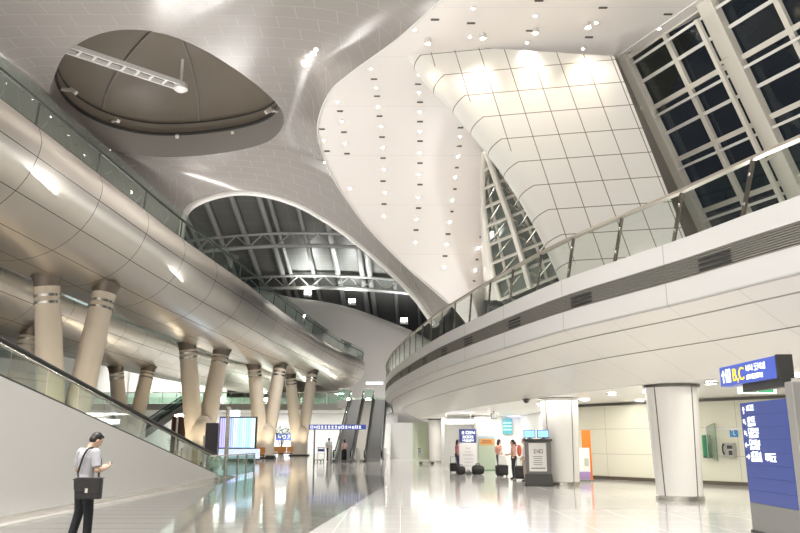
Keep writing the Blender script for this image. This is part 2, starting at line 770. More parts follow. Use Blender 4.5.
# --- far end wall below the vault
WF = 112
ridge = [(150, 286), (250, 290), (290, 298), (320, 302), (350, 308.5), (380, 319), (410, 331), (440, 346), (520, 380)]
m = MB()
top = spline([tuple(PY(x, y, WF)) for x, y in ridge], 60)
rr = [[V(p) for p in top], [V((p[0], p[1] - .3, p[2] - 1.2)) for p in top], [V((p[0], p[1] - 1.6, p[2] * .5)) for p in top], [V((p[0], p[1] - 1.8, 0)) for p in top]]
m.grid(rr)
struct(m, 'wall_back', M_farwall, smooth=True, angle=180, solid=-.4)
# outer walls that close the hall
m = MB()
m.box2((-34.5, -26, 0), (-34, 112, 23.9))
struct(m, 'wall_left', M_wallw)
m = MB()
m.box2((-34, -26.5, 0), (26, -26, 23.9))
struct(m, 'wall_front', M_wallw)

# ================================================================ leaning cream-clad wall
def sl_pt(px, py):
    # plane leaning gently back; a little nearer on the right
    y = 34.6 - .0095 * (px - 500) - .004 * (py - 50)
    return PY(px, py, y)


TL, TR, BR_, BL = sl_pt(404, 43), sl_pt(614, 56), sl_pt(722, 330), sl_pt(640, 345)
NU, NV = 26, 26
def slant_left(t):     # px, py along the rolled edge
    e = [(405, 43), (435, 66), (462, 92), (487, 121), (512, 152), (536, 188), (556, 222), (575, 262), (600, 330)]
    q = interp(t, [i / 8 for i in range(9)], [a[0] for a in e]), interp(t, [i / 8 for i in range(9)], [a[1] for a in e])
    return q


rows, uvs = [], []
for j in range(NV + 1):
    t = j / NV
    lx, ly = slant_left(t)
    rx, ry = 614 + (722 - 614) * t, 56 + (330 - 56) * t
    # horizontal joints: both ends at the same height
    a, b = sl_pt(lx, ly), sl_pt(rx, ry)
    rows.append([a.lerp(b, k / NU) for k in range(NU + 1)])
# panel coordinates measured in the wall's own plane
nn_ = (TR - TL).cross(BR_ - TL)
ex = nn_.cross(V((0, 0, 1))).normalized()
if ex.x < 0:
    ex = -ex
dn = (sl_pt(669, 195) - sl_pt(614, 56)).normalized()
G = dn.dot(ex)
for r in rows:
    u = []
    for p in r:
        w = p - TL
        a, b = w.dot(ex), w.dot(dn)
        v_ = (b - a * G) / (1 - G * G)
        u_ = a - v_ * G
        u.append((u_ + 30, v_ + 30))
    uvs.append(u)
m = MB()
m.grid(rows, uvs)
slant = struct(m, 'wall_slanted', M_slant, smooth=True, angle=180)
# rolled edge of that wall
m = MB()
rr, uu = [], []
e = [r[0] for r in rows]
acc = 0
wn = ex.cross(dn).normalized()
if wn.dot(V((0, 0, EYE)) - TL) < 0:
    wn = -wn
for j, p in enumerate(e):
    tdir = (e[min(j + 1, NV)] - e[max(j - 1, 0)]).normalized()
    out = tdir.cross(wn).normalized()
    if out.dot(ex) > 0:
        out = -out
    R = .75 * min(1, .35 + j * .2)
    ring = []
    for k in range(13):
        a = math.radians(200 * k / 12)
        ring.append(p - wn * R + wn * (R * math.cos(a)) + out * (R * 1.15 * math.sin(a)))
    rr.append(ring)
    if j:
        acc += (e[j] - e[j - 1]).length
    uu.append([(.3 + k * .01, uvs[j][0][1]) for k in range(13)])
m.grid(rr, uu)
struct(m, 'wall_slanted', mat('cream_cladding_edge', (.80, .785, .75), .3, grid=(100, 1.34, 0, .045, (.23, .20, .17), 'UV', 0)), smooth=True, angle=180)

# ================================================================ right curtain wall
CT0 = PY(624, 57, 36.2)
CU = V((.40, -.917, 0)).normalized()
CN = V((.917, .40, 0)).normalized()
def cw(s, h, n=0.0):
    """s along, h down from the head, n inwards"""
    return CT0 + CU * s + (CN * CLEAN + V((0, 0, -1))) * h + (-CN + V((0, 0, -CLEAN))).normalized() * n


lo, hi = 0.0, 2.0
for _ in range(40):                                # lean found from the post's course
    CLEAN = (lo + hi) / 2
    hh = 9.0
    x, y = project(cw(0, hh))
    want = 624 + (y - 57) * (60 / 128)
    if x < want:
        lo = CLEAN
    else:
        hi = CLEAN
wnd = thing('window_1', 'leaning curtain wall of dark night glass in white steel framing, top right', 'window', tuple(cw(8, 15)), kind='structure')
def cbar(mb, s0, h0, s1, h1, w, d, n=0.0):
    nn = (-CN + V((0, 0, -CLEAN))).normalized()
    mb.bar(cw(s0, h0, n), cw(s1, h1, n), w, d, up=nn)


S1, H1 = 22, 15.5
M_frame = mat('ivory_steel_frame', (.74, .71, .64), .35)
for k in range(4):
    for r in range(6):
        s0, h0 = -.4 + k * 5.8, r * 2.7
        m = MB()
        for q in range(2):
            m.add([cw(s0 + 2.9 * q, h0, -.12), cw(s0 + 2.9 * q + 2.9, h0, -.12), cw(s0 + 2.9 * q + 2.9, h0 + 2.7, -.12), cw(s0 + 2.9 * q, h0 + 2.7, -.12)], [(0, 1, 2, 3)])
        m.build('pane', M_night, wnd)
    m = MB()
    cbar(m, k * 5.8 + .1, -.2, k * 5.8 + .1, H1, .80, .5, .25)
    m.build('post', M_frame, wnd, bevel=.03)
    m = MB()
    cbar(m, k * 5.8 - .2, .6, k * 5.8 - .2, H1, .2, .2, 1.0)
    for h in (2.6, 7.0, 11.4):
        m.bar(cw(k * 5.8 + .1, h, .4), cw(k * 5.8 - .2, h + .1, 1.0), .14, .14)
    m.build('inner_chord', M_frame, wnd, bevel=.02)
    m = MB()
    cbar(m, k * 5.8 + 3.0, 0, k * 5.8 + 3.0, H1, .26, .24, .1)
    m.build('mullion', M_frame, wnd, bevel=.02)
M_tr = mat('white_transom', (.82, .81, .78), .25)
for r in range(6):
    h = .15 + r * 2.7
    m = MB()
    cbar(m, -.4, h + 1.35, S1, h + 1.35, .17, .15, .1)
    m.build('transom', M_tr, wnd)
    m = MB()
    cbar(m, -.4, h, S1, h, .25, .2, .1)
    m.build('transom', M_frame, wnd)
    m = MB()
    cbar(m, -.4, h + .42, S1, h + .45, .13, .12, .35)
    m.build('transom', M_tr, wnd)
m = MB()
cbar(m, -1.5, -.35, S1, -.35, .7, 1.2, .2)
struct(m, 'trim_4', M_white)
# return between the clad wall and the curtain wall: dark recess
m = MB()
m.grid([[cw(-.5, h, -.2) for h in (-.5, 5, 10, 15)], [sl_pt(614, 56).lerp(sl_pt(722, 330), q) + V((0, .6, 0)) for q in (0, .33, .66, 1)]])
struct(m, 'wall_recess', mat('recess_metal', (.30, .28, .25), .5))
# night outside: a dark apron and a few far lamp posts
m = MB()
m.box2((26.2, -30, -.3), (140, 160, -.05))
struct(m, 'floor', mat('night_asphalt', (.03, .03, .03), .8))
# ================================================================ silver elevated walkways on V columns
M_hull = mat('brushed_stainless_cladding', (.70, .665, .61), .27, metal=1, noise=.10, nscale=.35,
             grid=(4.4, .2, .035, 0, (.10, .095, .085), 'UV', 0))
M_hull_line = None


def hull_material(nm, vs, lines):
    """stainless cladding with seam lines along given section coordinates"""
    m = mat(nm, (.76, .72, .665), .34, metal=1, noise=.07, nscale=.35, grid=(4.4, vs, .035, .030, (.10, .095, .085), 'UV', 0))
    return m


M_hullm = hull_material('stainless_walkway_cladding', 1.45, 4)


def sweep(path, sect, n):
    """path: (x, y, dz) list; sect: (offset to the right, z)"""
    P = spline(path, n)
    rows, uvs = [], []
    L = 0
    cum = [0]
    for (a, b) in zip(sect, sect[1:]):
        cum.append(cum[-1] + math.hypot(b[0] - a[0], b[1] - a[1]))
    for i, p in enumerate(P):
        q0, q1 = P[max(i - 1, 0)], P[min(i + 1, n - 1)]
        t = V((q1[0] - q0[0], q1[1] - q0[1], 0)).normalized()
        r = V((t.y, -t.x, 0))
        if i:
            L += math.hypot(p[0] - P[i - 1][0], p[1] - P[i - 1][1])
        rows.append([V((p[0], p[1], p[2])) + r * o + V((0, 0, z)) for o, z in sect])
        uvs.append([(L, c + .3) for c in cum])
    return rows, uvs, P


PATH1 = [(-17.2, 8, 1.6), (-16.9, 14, 1.6), (-16.4, 20, 1.5), (-15.7, 26, 1.25), (-14.97, 32, .95), (-14.38, 37, .7), (-13.62, 42, .45), (-12.72, 48, .2), (-12.22, 54, .12), (-11.91, 60, .15), (-11.56, 66, .28), (-11.25, 72, .38), (-10.44, 80, .4), (-9.5, 88, .4), (-8.1, 94, .35), (-7.3, 98.5, .25), (-8.6, 102, .2), (-13, 104.6, .2), (-20, 105.6, .2), (-29, 105.8, .2)]
half = [(2.55, 11.45), (2.72, 10.9), (2.62, 10.3), (2.35, 9.65), (1.9, 9.05), (1.25, 8.5), (.5, 8.12), (-.3, 7.9), (-1.1, 7.85)]
half = [tuple(q) for q in spline(half, 22)]
sect = half + [(-2.2 - o, z) for o, z in reversed(half[:-1])]
sect = [(o, z) for o, z in sect]
rows, uvs, P1 = sweep(PATH1, sect, 120)
wk = thing('elevated_walkway', 'near silver elevated walkway with curved metal hull, upper left, on V-shaped columns', 'walkway', (-14.6, 40, 7.8))
m = MB()
m.grid(rows, uvs)
m.build('hull', M_hullm, wk, smooth=True, angle=180)
m = MB()
rr, uu, _ = sweep(PATH1, [(2.55, 11.45), (2.5, 11.5), (2.2, 11.5), (2.2, 11.2), (-4.4, 11.2), (-4.4, 11.5), (-4.7, 11.5), (-4.75, 11.45)], 120)
m.grid(rr)
m.build('deck', mat('walkway_deck', (.42, .41, .39), .5), wk)
bl = thing('glass_balustrade', 'green-tinted glass balustrade along the top edge of the near silver walkway', 'balustrade', (-12, 40, 11.5))
nP = len(P1)
def edge1(i, o, z):
    q0, q1 = P1[max(i - 1, 0)], P1[min(i + 1, nP - 1)]
    t = V((q1[0] - q0[0], q1[1] - q0[1], 0)).normalized()
    r = V((t.y, -t.x, 0))
    return V((P1[i][0], P1[i][1], P1[i][2])) + r * o + V((0, 0, z))


Ls = [0]
for i in range(1, nP):
    Ls.append(Ls[-1] + math.dist(P1[i][:2], P1[i - 1][:2]))
PD = spline(PATH1, 1200)
P1s, nPs = P1, nP
P1, nP = PD, len(PD)
Ld = [0]
for i in range(1, nP):
    Ld.append(Ld[-1] + math.dist(P1[i][:2], P1[i - 1][:2]))
def at_len(L):
    lo = 0
    while lo < nP - 1 and Ld[lo] < L:
        lo += 1
    return lo


seg = 4.4
k = 0
idx = []
while k * seg < Ld[-1] - 1:
    idx.append(at_len(k * seg))
    k += 1
for side, off in ((1, 2.42), (-1, -4.62)):
    for a, b in zip(idx, idx[1:]):
        if side < 0 and (P1[a][1] > 90):
            continue
        m = MB()
        st = max(1, (b - a) // 3)
        ii = list(range(a, b, st)) + [b]
        m.grid([[edge1(i, off, 11.5), edge1(i, off + .06 * side, 12.95)] for i in ii])
        m.build('pane', M_tint, bl)
        if side > 0:
            m = MB()
            m.bar(edge1(a, off - .05, 11.4), edge1(a, off + .02, 12.6), .06, .06)
            m.build('post', M_darkmetal, bl)
    for h, nm, w in ((12.52, 'handrail', .06), (11.5, 'base_rail', .055)):
        m = MB()
        m.tube([edge1(i, off + .03 * side, h) for i in range(0, nP, 8)], w, 8)
        m.build(nm, M_darkmetal, bl, smooth=True)
P1, nP = P1s, nPs

# second walkway, further left
PATH2 = [(-22.0, 18, .2), (-22.3, 30, .1), (-22.5, 44, 0), (-22.4, 58, 0), (-21.4, 72, -.1), (-19.0, 84, -.2), (-16.5, 94, -.3), (-20, 101, -.3), (-28, 104, -.3)]
half2 = [tuple(q) for q in spline([(2.6, 9.9), (2.7, 9.5), (2.45, 8.95), (1.95, 8.35), (1.2, 7.85), (.3, 7.5), (-.8, 7.4)], 16)]
sect2 = half2 + [(-1.6 - o, z) for o, z in reversed(half2[:-1])]
wk2 = thing('elevated_walkway', 'far silver elevated walkway lower and further left, behind the first V columns', 'walkway', (-22.4, 50, 7.4))
m = MB()
rr, uu, P2 = sweep(PATH2, sect2, 80)
m.grid(rr, uu)
m.build('hull', M_hullm, wk2, smooth=True, angle=180)
m = MB()
rr, uu, _ = sweep(PATH2, [(2.6, 9.9), (2.3, 9.9), (2.3, 9.6), (-3.9, 9.6), (-3.9, 9.9), (-4.2, 9.9)], 80)
m.grid(rr)
m.build('deck', mat('walkway_deck', (.42, .41, .39), .5), wk2)
bl2 = thing('glass_balustrade', 'glass balustrade along the top of the far silver walkway', 'balustrade', (-20, 50, 9.9))
P1, nP = P2, len(P2)
for i in range(0, nP - 12, 2):
    m = MB()
    m.grid([[edge1(j, 2.45, 9.9), edge1(j, 2.5, 11.1)] for j in (i, i + 1, i + 2)])
    m.build('pane', M_tint, bl2)
m = MB()
m.tube([edge1(i, 2.48, 11.12) for i in range(nP - 10)], .06, 8)
m.build('handrail', M_darkmetal, bl2, smooth=True)

# V columns
M_vcol = mat('warm_concrete_column', (.73, .65, .54), .6, noise=.05, nscale=1.2, bump=.25, bscale=30)
M_vtop = mat('dark_column_ring', (.20, .17, .14), .4, metal=.6)


def hull_bottom(P, sectn, x, y):
    best = min(P, key=lambda p: abs(p[1] - y))
    o = x - best[0]
    zs = [(abs(a[0] - o), a[1]) for a in sectn if a[1] < 10.2]
    return min(zs)[1] + best[2]


def vcolumn(x, y, P, sectn, label, sp=.95, zj=3.6, rt=1.0, ra=.60, dy=1.2, grp=None):
    t = thing('v_column', label, 'column', (x, y, 0), group=grp)
    m = MB()
    m.lathe([(rt * 1.02, 0), (rt, .4), (rt * .98, zj * .55), (rt * .96, zj - .9), (rt * .88, zj - .5), (rt * .6, zj - .2), (.02, zj - .1)], (x, y, 0), 24)
    m.build('trunk', M_vcol, t, smooth=True)
    for s in (-1, 1):
        tx, ty = x + s * sp * 1.0, y + s * dy
        zt = hull_bottom(P, sectn, tx, ty) + .12
        a = V((x + s * .30 * rt, y + s * .2, zj - 1.6))
        b = V((tx, ty, zt))
        d = b - a
        m = MB()
        m.tube([a, a + d * .3, a + d * .6, a + d * .86, b], [ra * .98, ra * 1.04, ra * 1.02, ra * .96, ra * 1.02], 20)
        arm = m.build('arm', M_vcol, t, smooth=True)
        m = MB()
        c = a + d * .83
        dd = d.normalized()
        for q in (0, .32):
            m.tube([c + dd * q, c + dd * (q + .12)], ra * 1.03, 20)
        m.build('ring', M_steel, arm, smooth=True)
        m = MB()
        m.tube([b - dd * .55, b - dd * .2, b + dd * .02], [ra * .98, ra * 1.06, ra * 1.22], 20)
        m.build('capital', M_vtop, arm, smooth=True)
    m = MB()
    m.lathe([(rt * 1.25, 0), (rt * 1.25, .12), (rt * 1.05, .16)], (x, y, 0), 24)
    m.build('base', M_darkmetal, t, smooth=True)
    return t


vcolumn(-15.15, 34, P1s, sect, 'V-shaped concrete column nearest the viewer, behind the white ramp wall', sp=.88, zj=3.0, rt=1.0, ra=.56)
vcolumn(-14.0, 53, P1s, sect, 'V-shaped concrete column beside the dark kiosk with the striped screen, left of centre', sp=.95, zj=3.4, ra=.60)
vcolumn(-12.15, 68, P1s, sect, 'V-shaped concrete column with a bench at its foot, between the striped screens and the plant', sp=1.0, zj=3.2, rt=.92, ra=.60)
vcolumn(-10.45, 79, P1s, sect, 'V-shaped concrete column furthest right, nearest the escalators', sp=1.05, zj=3.2, rt=.88, ra=.58)
vcolumn(-22.3, 62, P2, sect2, 'V-shaped concrete column under the far walkway, left of the distant escalator', sp=.95, zj=3.0, rt=.9, ra=.58)
vcolumn(-22.2, 41.5, P2, sect2, 'V-shaped concrete column under the far walkway, seen through glass at the left edge', sp=.85, zj=3.0, rt=.9, ra=.58)

# ================================================================ curving upper balcony, right
CURVE = [(9.6, 5.5), (8.9, 8.2), (8.15, 10.6), (7.3, 12.7), (6.78, 14.1), (6.2, 15.8), (5.43, 17.7), (4.48, 20.2), (3.35, 24.4), (1.75, 31.5), (.55, 39), (-.35, 46), (-.95, 53), (-1.0, 59), (.2, 66), (3.2, 71.5), (9, 75)]
CD = spline(CURVE, 400)
CL = [0]
for a, b in zip(CD, CD[1:]):
    CL.append(CL[-1] + math.dist(a, b))


def cpt(i, off, z):
    """off > 0 goes in under / over the balcony"""
    a, b = CD[max(i - 1, 0)], CD[min(i + 1, 399)]
    t = V((b[0] - a[0], b[1] - a[1], 0)).normalized()
    return V((CD[i][0], CD[i][1], z)) + V((t.y, -t.x, 0)) * off


STEP = list(range(0, 400, 4)) + [399]
bc = thing('balcony', 'long curving white upper-floor balcony with a louvred grey band, right side', 'balcony', (6, 25, 3.1), kind=None)
def band(prof, name, mt, lab=None, sm=True):
    m = MB()
    rows, uvs = [], []
    cum = [0]
    for a, b in zip(prof, prof[1:]):
        cum.append(cum[-1] + math.dist(a, b))
    for i in STEP:
        rows.append([cpt(i, o, z) for o, z in prof])
        uvs.append([(CL[i] + .9, c) for c in cum])
    m.grid(rows, uvs)
    return m.build(name, mt, bc, smooth=sm, angle=25, label=lab)


M_fascia = mat('white_fascia_panel', (.58, .578, .57), .32, noise=.012, nscale=.4, grid=(4.1, 100, .03, 0, (.38, .37, .35), 'UV', 0))
M_louvre = mat('grey_louvre_metal', (.25, .24, .215), .4, metal=.3)
band([(.10, 5.92), (-.02, 5.92), (-.02, 5.46)], 'fascia', M_fascia)
band([(-.02, 5.02), (-.02, 4.55), (0, 4.52), (.05, 4.5)], 'fascia', M_fascia)
band([(.10, 5.46), (.12, 5.02)], 'louvre_backing', mat('louvre_backing_metal', (.22, .21, .19), .5))  # plain dark grey backing behind the blades
for k in range(9):
    z = 5.458 - k * .049
    band([(.10, z - .004), (-.01, z - .01), (-.015, z - .040), (.10, z - .03)], 'louvre_blade', M_louvre, sm=False)
# black grille inserts in the louvre band
for L in [5.2, 9.4, 14.0, 18.2, 22.6, 26.0, 30.0, 34.5, 37.5, 44, 47, 50, 53]:
    i0 = next(i for i in range(400) if CL[i] >= L)
    i1 = next(i for i in range(400) if CL[i] >= L + .95)
    m = MB()
    for q in range(3):
        z = 5.34 - q * .1
        m.grid([[cpt(i, -.022, z), cpt(i, -.022, z - .055), cpt(i, -.005, z - .055), cpt(i, -.005, z)] for i in range(i0, i1 + 1)], loop=True)
    m.build('grille_insert', M_black, bc)
band([(.02, 4.5), (.38, 4.28)], 'soffit', M_soffit, sm=False)
band([(.385, 4.27), (.39, 4.26), (1.17, 3.80)], 'soffit', M_soffit, sm=False)
band([(1.18, 3.785), (2.5, 3.17), (2.6, 3.12)], 'soffit', M_soffit, sm=False)
band([(.372, 4.285), (.385, 4.255), (.40, 4.26)], 'joint', mat('soffit_joint', (.34, .32, .29), .6))
band([(1.165, 3.80), (1.172, 3.778), (1.19, 3.78)], 'joint', mat('soffit_joint', (.34, .32, .29), .6))
# upper floor slab on top of the low ceiling
m = MB()
poly = [cpt(i, .1, 5.85) for i in range(0, 400, 5)]
poly += [V((25.5, 75, 5.85)), V((25.5, 5.5, 5.85))]
m.prism(poly, (0, 0, -.3))
struct(m, 'floor', mat('upper_floor_stone', (.55, .54, .51), .3))
m = MB()
poly = [cpt(i, 2.55, 3.13) for i in range(0, 396, 4)]
poly += [V((25.5, 72, 3.13)), V((25.5, 5.5, 3.13))]
m.prism(poly, (0, 0, .12))
struct(m, 'ceiling', M_lower)

# balcony glass
gb = thing('glass_balustrade', 'glass balustrade with a pale handrail on the curving right balcony', 'balustrade', (6, 25, 5.9))
M_hand = mat('bronze_grey_handrail', (.50, .455, .39), .3, metal=.6)
M_postm = mat('dark_bronze_post', (.16, .13, .11), .35, metal=.6)
m = MB()
m.grid([[cpt(i, o, z) for o, z in ((.0, 6.99), (.0, 7.05), (.09, 7.08), (.16, 7.05), (.16, 6.99))] for i in STEP], loop=True)
m.build('handrail', M_hand, gb, smooth=True)
L = .35
posts = []
while L < CL[-1] - 1:
    posts.append(next(i for i in range(400) if CL[i] >= L))
    L += 2.05
for a, b in zip(posts, posts[1:]):
    m = MB()
    ii = list(range(a, b, max(1, (b - a) // 3))) + [b]
    if len(ii) > 2 and ii[-1] - ii[-2] < 2:
        ii.pop(-2)
    m.grid([[cpt(i, .03, 5.95), cpt(i, .03, 6.98)] for i in ii])
    m.build('pane', M_tint2, gb)
    # a raked blade post, its foot set further along
    m = MB()
    for dz in (0,):
        p0, p1 = cpt(a, .05, 6.99), cpt(a, .09, 5.9)
        tdir = (cpt(min(a + 1, 399), .05, 0) - cpt(a, .05, 0)).normalized()
        m.bar(p0 + V((0, 0, -.02)), p1 + tdir * .46, .05, .09)
    po = m.build('post', M_postm, gb)
    for q in (.25, .75):
        m = MB()
        m.ball(p0.lerp(p1 + tdir * .46, q), .05, 8, 6)
        m.build('clamp', M_steel, po, smooth=True)
m = MB()
m.tube([cpt(i, .45, 6.05) for i in STEP], .03, 6)
m.build('foot_rail', M_steel, gb)

# glazed steel slot between ceiling rim and clad wall
ws = thing('window_2', 'tall leaf-shaped steel-framed glazed slot beside the cream clad wall', 'window', tuple(PY(515, 285, 43)), kind='structure')
def sp_(px, py, dy=0):
    return PY(px, py, 41.5 + (py - 150) * .035 + dy)


Lf = [(484, 152), (483, 175), (483, 200), (486, 225), (489, 250), (493, 275), (500, 300)]
Rt = [(488, 148), (503, 166), (518, 186), (532, 207), (544, 230), (554, 252), (560, 275)]
ri = [r[-1] for i, r in enumerate(lit_rows) if 150 <= DS0 + (DS1 - DS0) * i / NS <= 302]
lf_ = spline(Lf, len(ri))
m = MB()
m.grid([[p, p.lerp(sp_(*q, .3), .5) + V((0, .15, 0)), sp_(*q, .3)] for p, q in zip(ri, lf_)])
struct(m, 'wall_return', M_lit, smooth=True, angle=180)
Lf, Rt = spline(Lf, 9), spline(Rt, 9)
M_slotglass = mat('grey_green_slot_glass', (.33, .38, .35), .10, spec=.9, metal=.3)
for j in range(8):
    m = MB()
    m.add([sp_(*Lf[j], 1.3), sp_(*Rt[j], 1.3), sp_(*Rt[j + 1], 1.3), sp_(*Lf[j + 1], 1.3)], [(0, 1, 2, 3)])
    m.build('pane', M_slotglass, ws)
def frame(pts, r, nm, dy=0, mt=None):
    m = MB()
    m.tube([sp_(*p, dy) for p in pts], r, 8)
    m.build(nm, mt or M_frame, ws, smooth=True)


frame(Lf, .16, 'post')
mid = [(a[0] * .5 + b[0] * .5, a[1] * .5 + b[1] * .5) for a, b in zip(Lf, Rt)]
q3 = [(a[0] * .22 + b[0] * .78, a[1] * .22 + b[1] * .78) for a, b in zip(Lf, Rt)]
q1 = [(a[0] * .8 + b[0] * .2, a[1] * .8 + b[1] * .2) for a, b in zip(Lf, Rt)]
frame(mid, .2, 'post', -.2)
frame(q3, .1, 'post', .6)
frame(q1, .1, 'post', .5)
frame(Rt, .12, 'post')
for j in range(1, 9):
    frame([Lf[j], mid[j]], .1, 'crossbar', -.1)
    frame([mid[j], Rt[j]], .1, 'crossbar', .2)
    frame([Lf[j], mid[j - 1]], .055, 'tie_rod', .2, M_steel)
    frame([mid[j], Rt[j - 1]], .055, 'tie_rod', .2, M_steel)
    frame([q3[j], mid[j - 1]], .05, 'tie_rod', .5, M_steel)
# ================================================================ people
M_skin = mat('skin', (.60, .40, .29), .5, noise=.05, nscale=8)
M_hair = mat('black_hair', (.018, .015, .014), .45)
M_eye = mat('eye_dark', (.03, .02, .02), .3)
M_lip = mat('lips', (.45, .22, .19), .5)


def fuse(mb, name, mts, parent, voxel, smooth_it=4, label=None):
    """one continuous surface from overlapping limbs"""
    src = mb
    me = mb.mesh(name + '_raw')
    bm = bmesh.new()
    bm.from_mesh(me)
    bmesh.ops.recalc_face_normals(bm, faces=bm.faces)
    bmesh.ops.triangulate(bm, faces=bm.faces[:])
    bm.to_mesh(me)
    bm.free()
    o = bpy.data.objects.new(name + '_raw', me)
    COL.objects.link(o)
    r = o.modifiers.new('Remesh', 'REMESH')
    r.mode = 'VOXEL'
    r.voxel_size = voxel
    if smooth_it:
        s = o.modifiers.new('Smooth', 'SMOOTH')
        s.factor = .5
        s.iterations = smooth_it
    dg = bpy.context.evaluated_depsgraph_get()
    dg.update()
    new = bpy.data.meshes.new_from_object(o.evaluated_get(dg))
    bpy.data.objects.remove(o)
    new.name = name
    new.materials.clear()
    if not isinstance(mts, (list, tuple)):
        mts = [mts]
    for mm in mts:
        new.materials.append(mm)
    if len(mts) > 1:
        tree = BVHTree.FromPolygons(src.v, src.f)
        for p in new.polygons:
            _, _, idx, _ = tree.find_nearest(p.center)
            p.material_index = src.mi[idx] if idx is not None else 0
    for p in new.polygons:
        p.use_smooth = True
    ob = bpy.data.objects.new(name, new)
    COL.objects.link(ob)
    ob.parent = parent
    ROOT[ob] = ROOT[parent]
    if label:
        ob['label'] = label
    return ob


def limb(mb, pts, rad, n=14):
    mb.tube(pts, rad, n)
    for p, r in zip(pts, rad):
        mb.ball(p, r, 10, 6)


def hand(mb, wrist, d, palm_n, s, side, curl=.5):
    """palm, four unequal fingers with knuckle bends, thumb off the side of the palm"""
    d = d.normalized()
    nrm = (palm_n - d * palm_n.dot(d)).normalized()
    x = d.cross(nrm) * side
    R = Matrix((x, d, nrm)).transposed()
    mb.ball(wrist + d * .05 * s, (.040 * s, .055 * s, .018 * s), 10, 8, R)
    for k, (o, ln) in enumerate(((-.030, .072), (-.010, .082), (.010, .077), (.029, .060))):
        p = wrist + d * .085 * s + x * o * s
        pts = [p]
        a = curl * .5
        for j in range(3):
            dirv = d * math.cos(a) + nrm * math.sin(a)
            p = p + dirv * ln * s * (.45, .32, .25)[j]
            pts.append(p)
            a += curl * .8
        mb.tube(pts, [.0095 * s, .009 * s, .0085 * s, .007 * s], 7)
        mb.ball(pts[-1], .007 * s, 6, 4)
    p = wrist + d * .025 * s - x * .028 * s
    a1 = p + (d * .6 - x * .75 + nrm * .3).normalized() * .042 * s
    a2 = a1 + (d * .85 - x * .2 + nrm * .45).normalized() * .034 * s
    mb.tube([p, a1, a2], [.013 * s, .011 * s, .008 * s], 7)


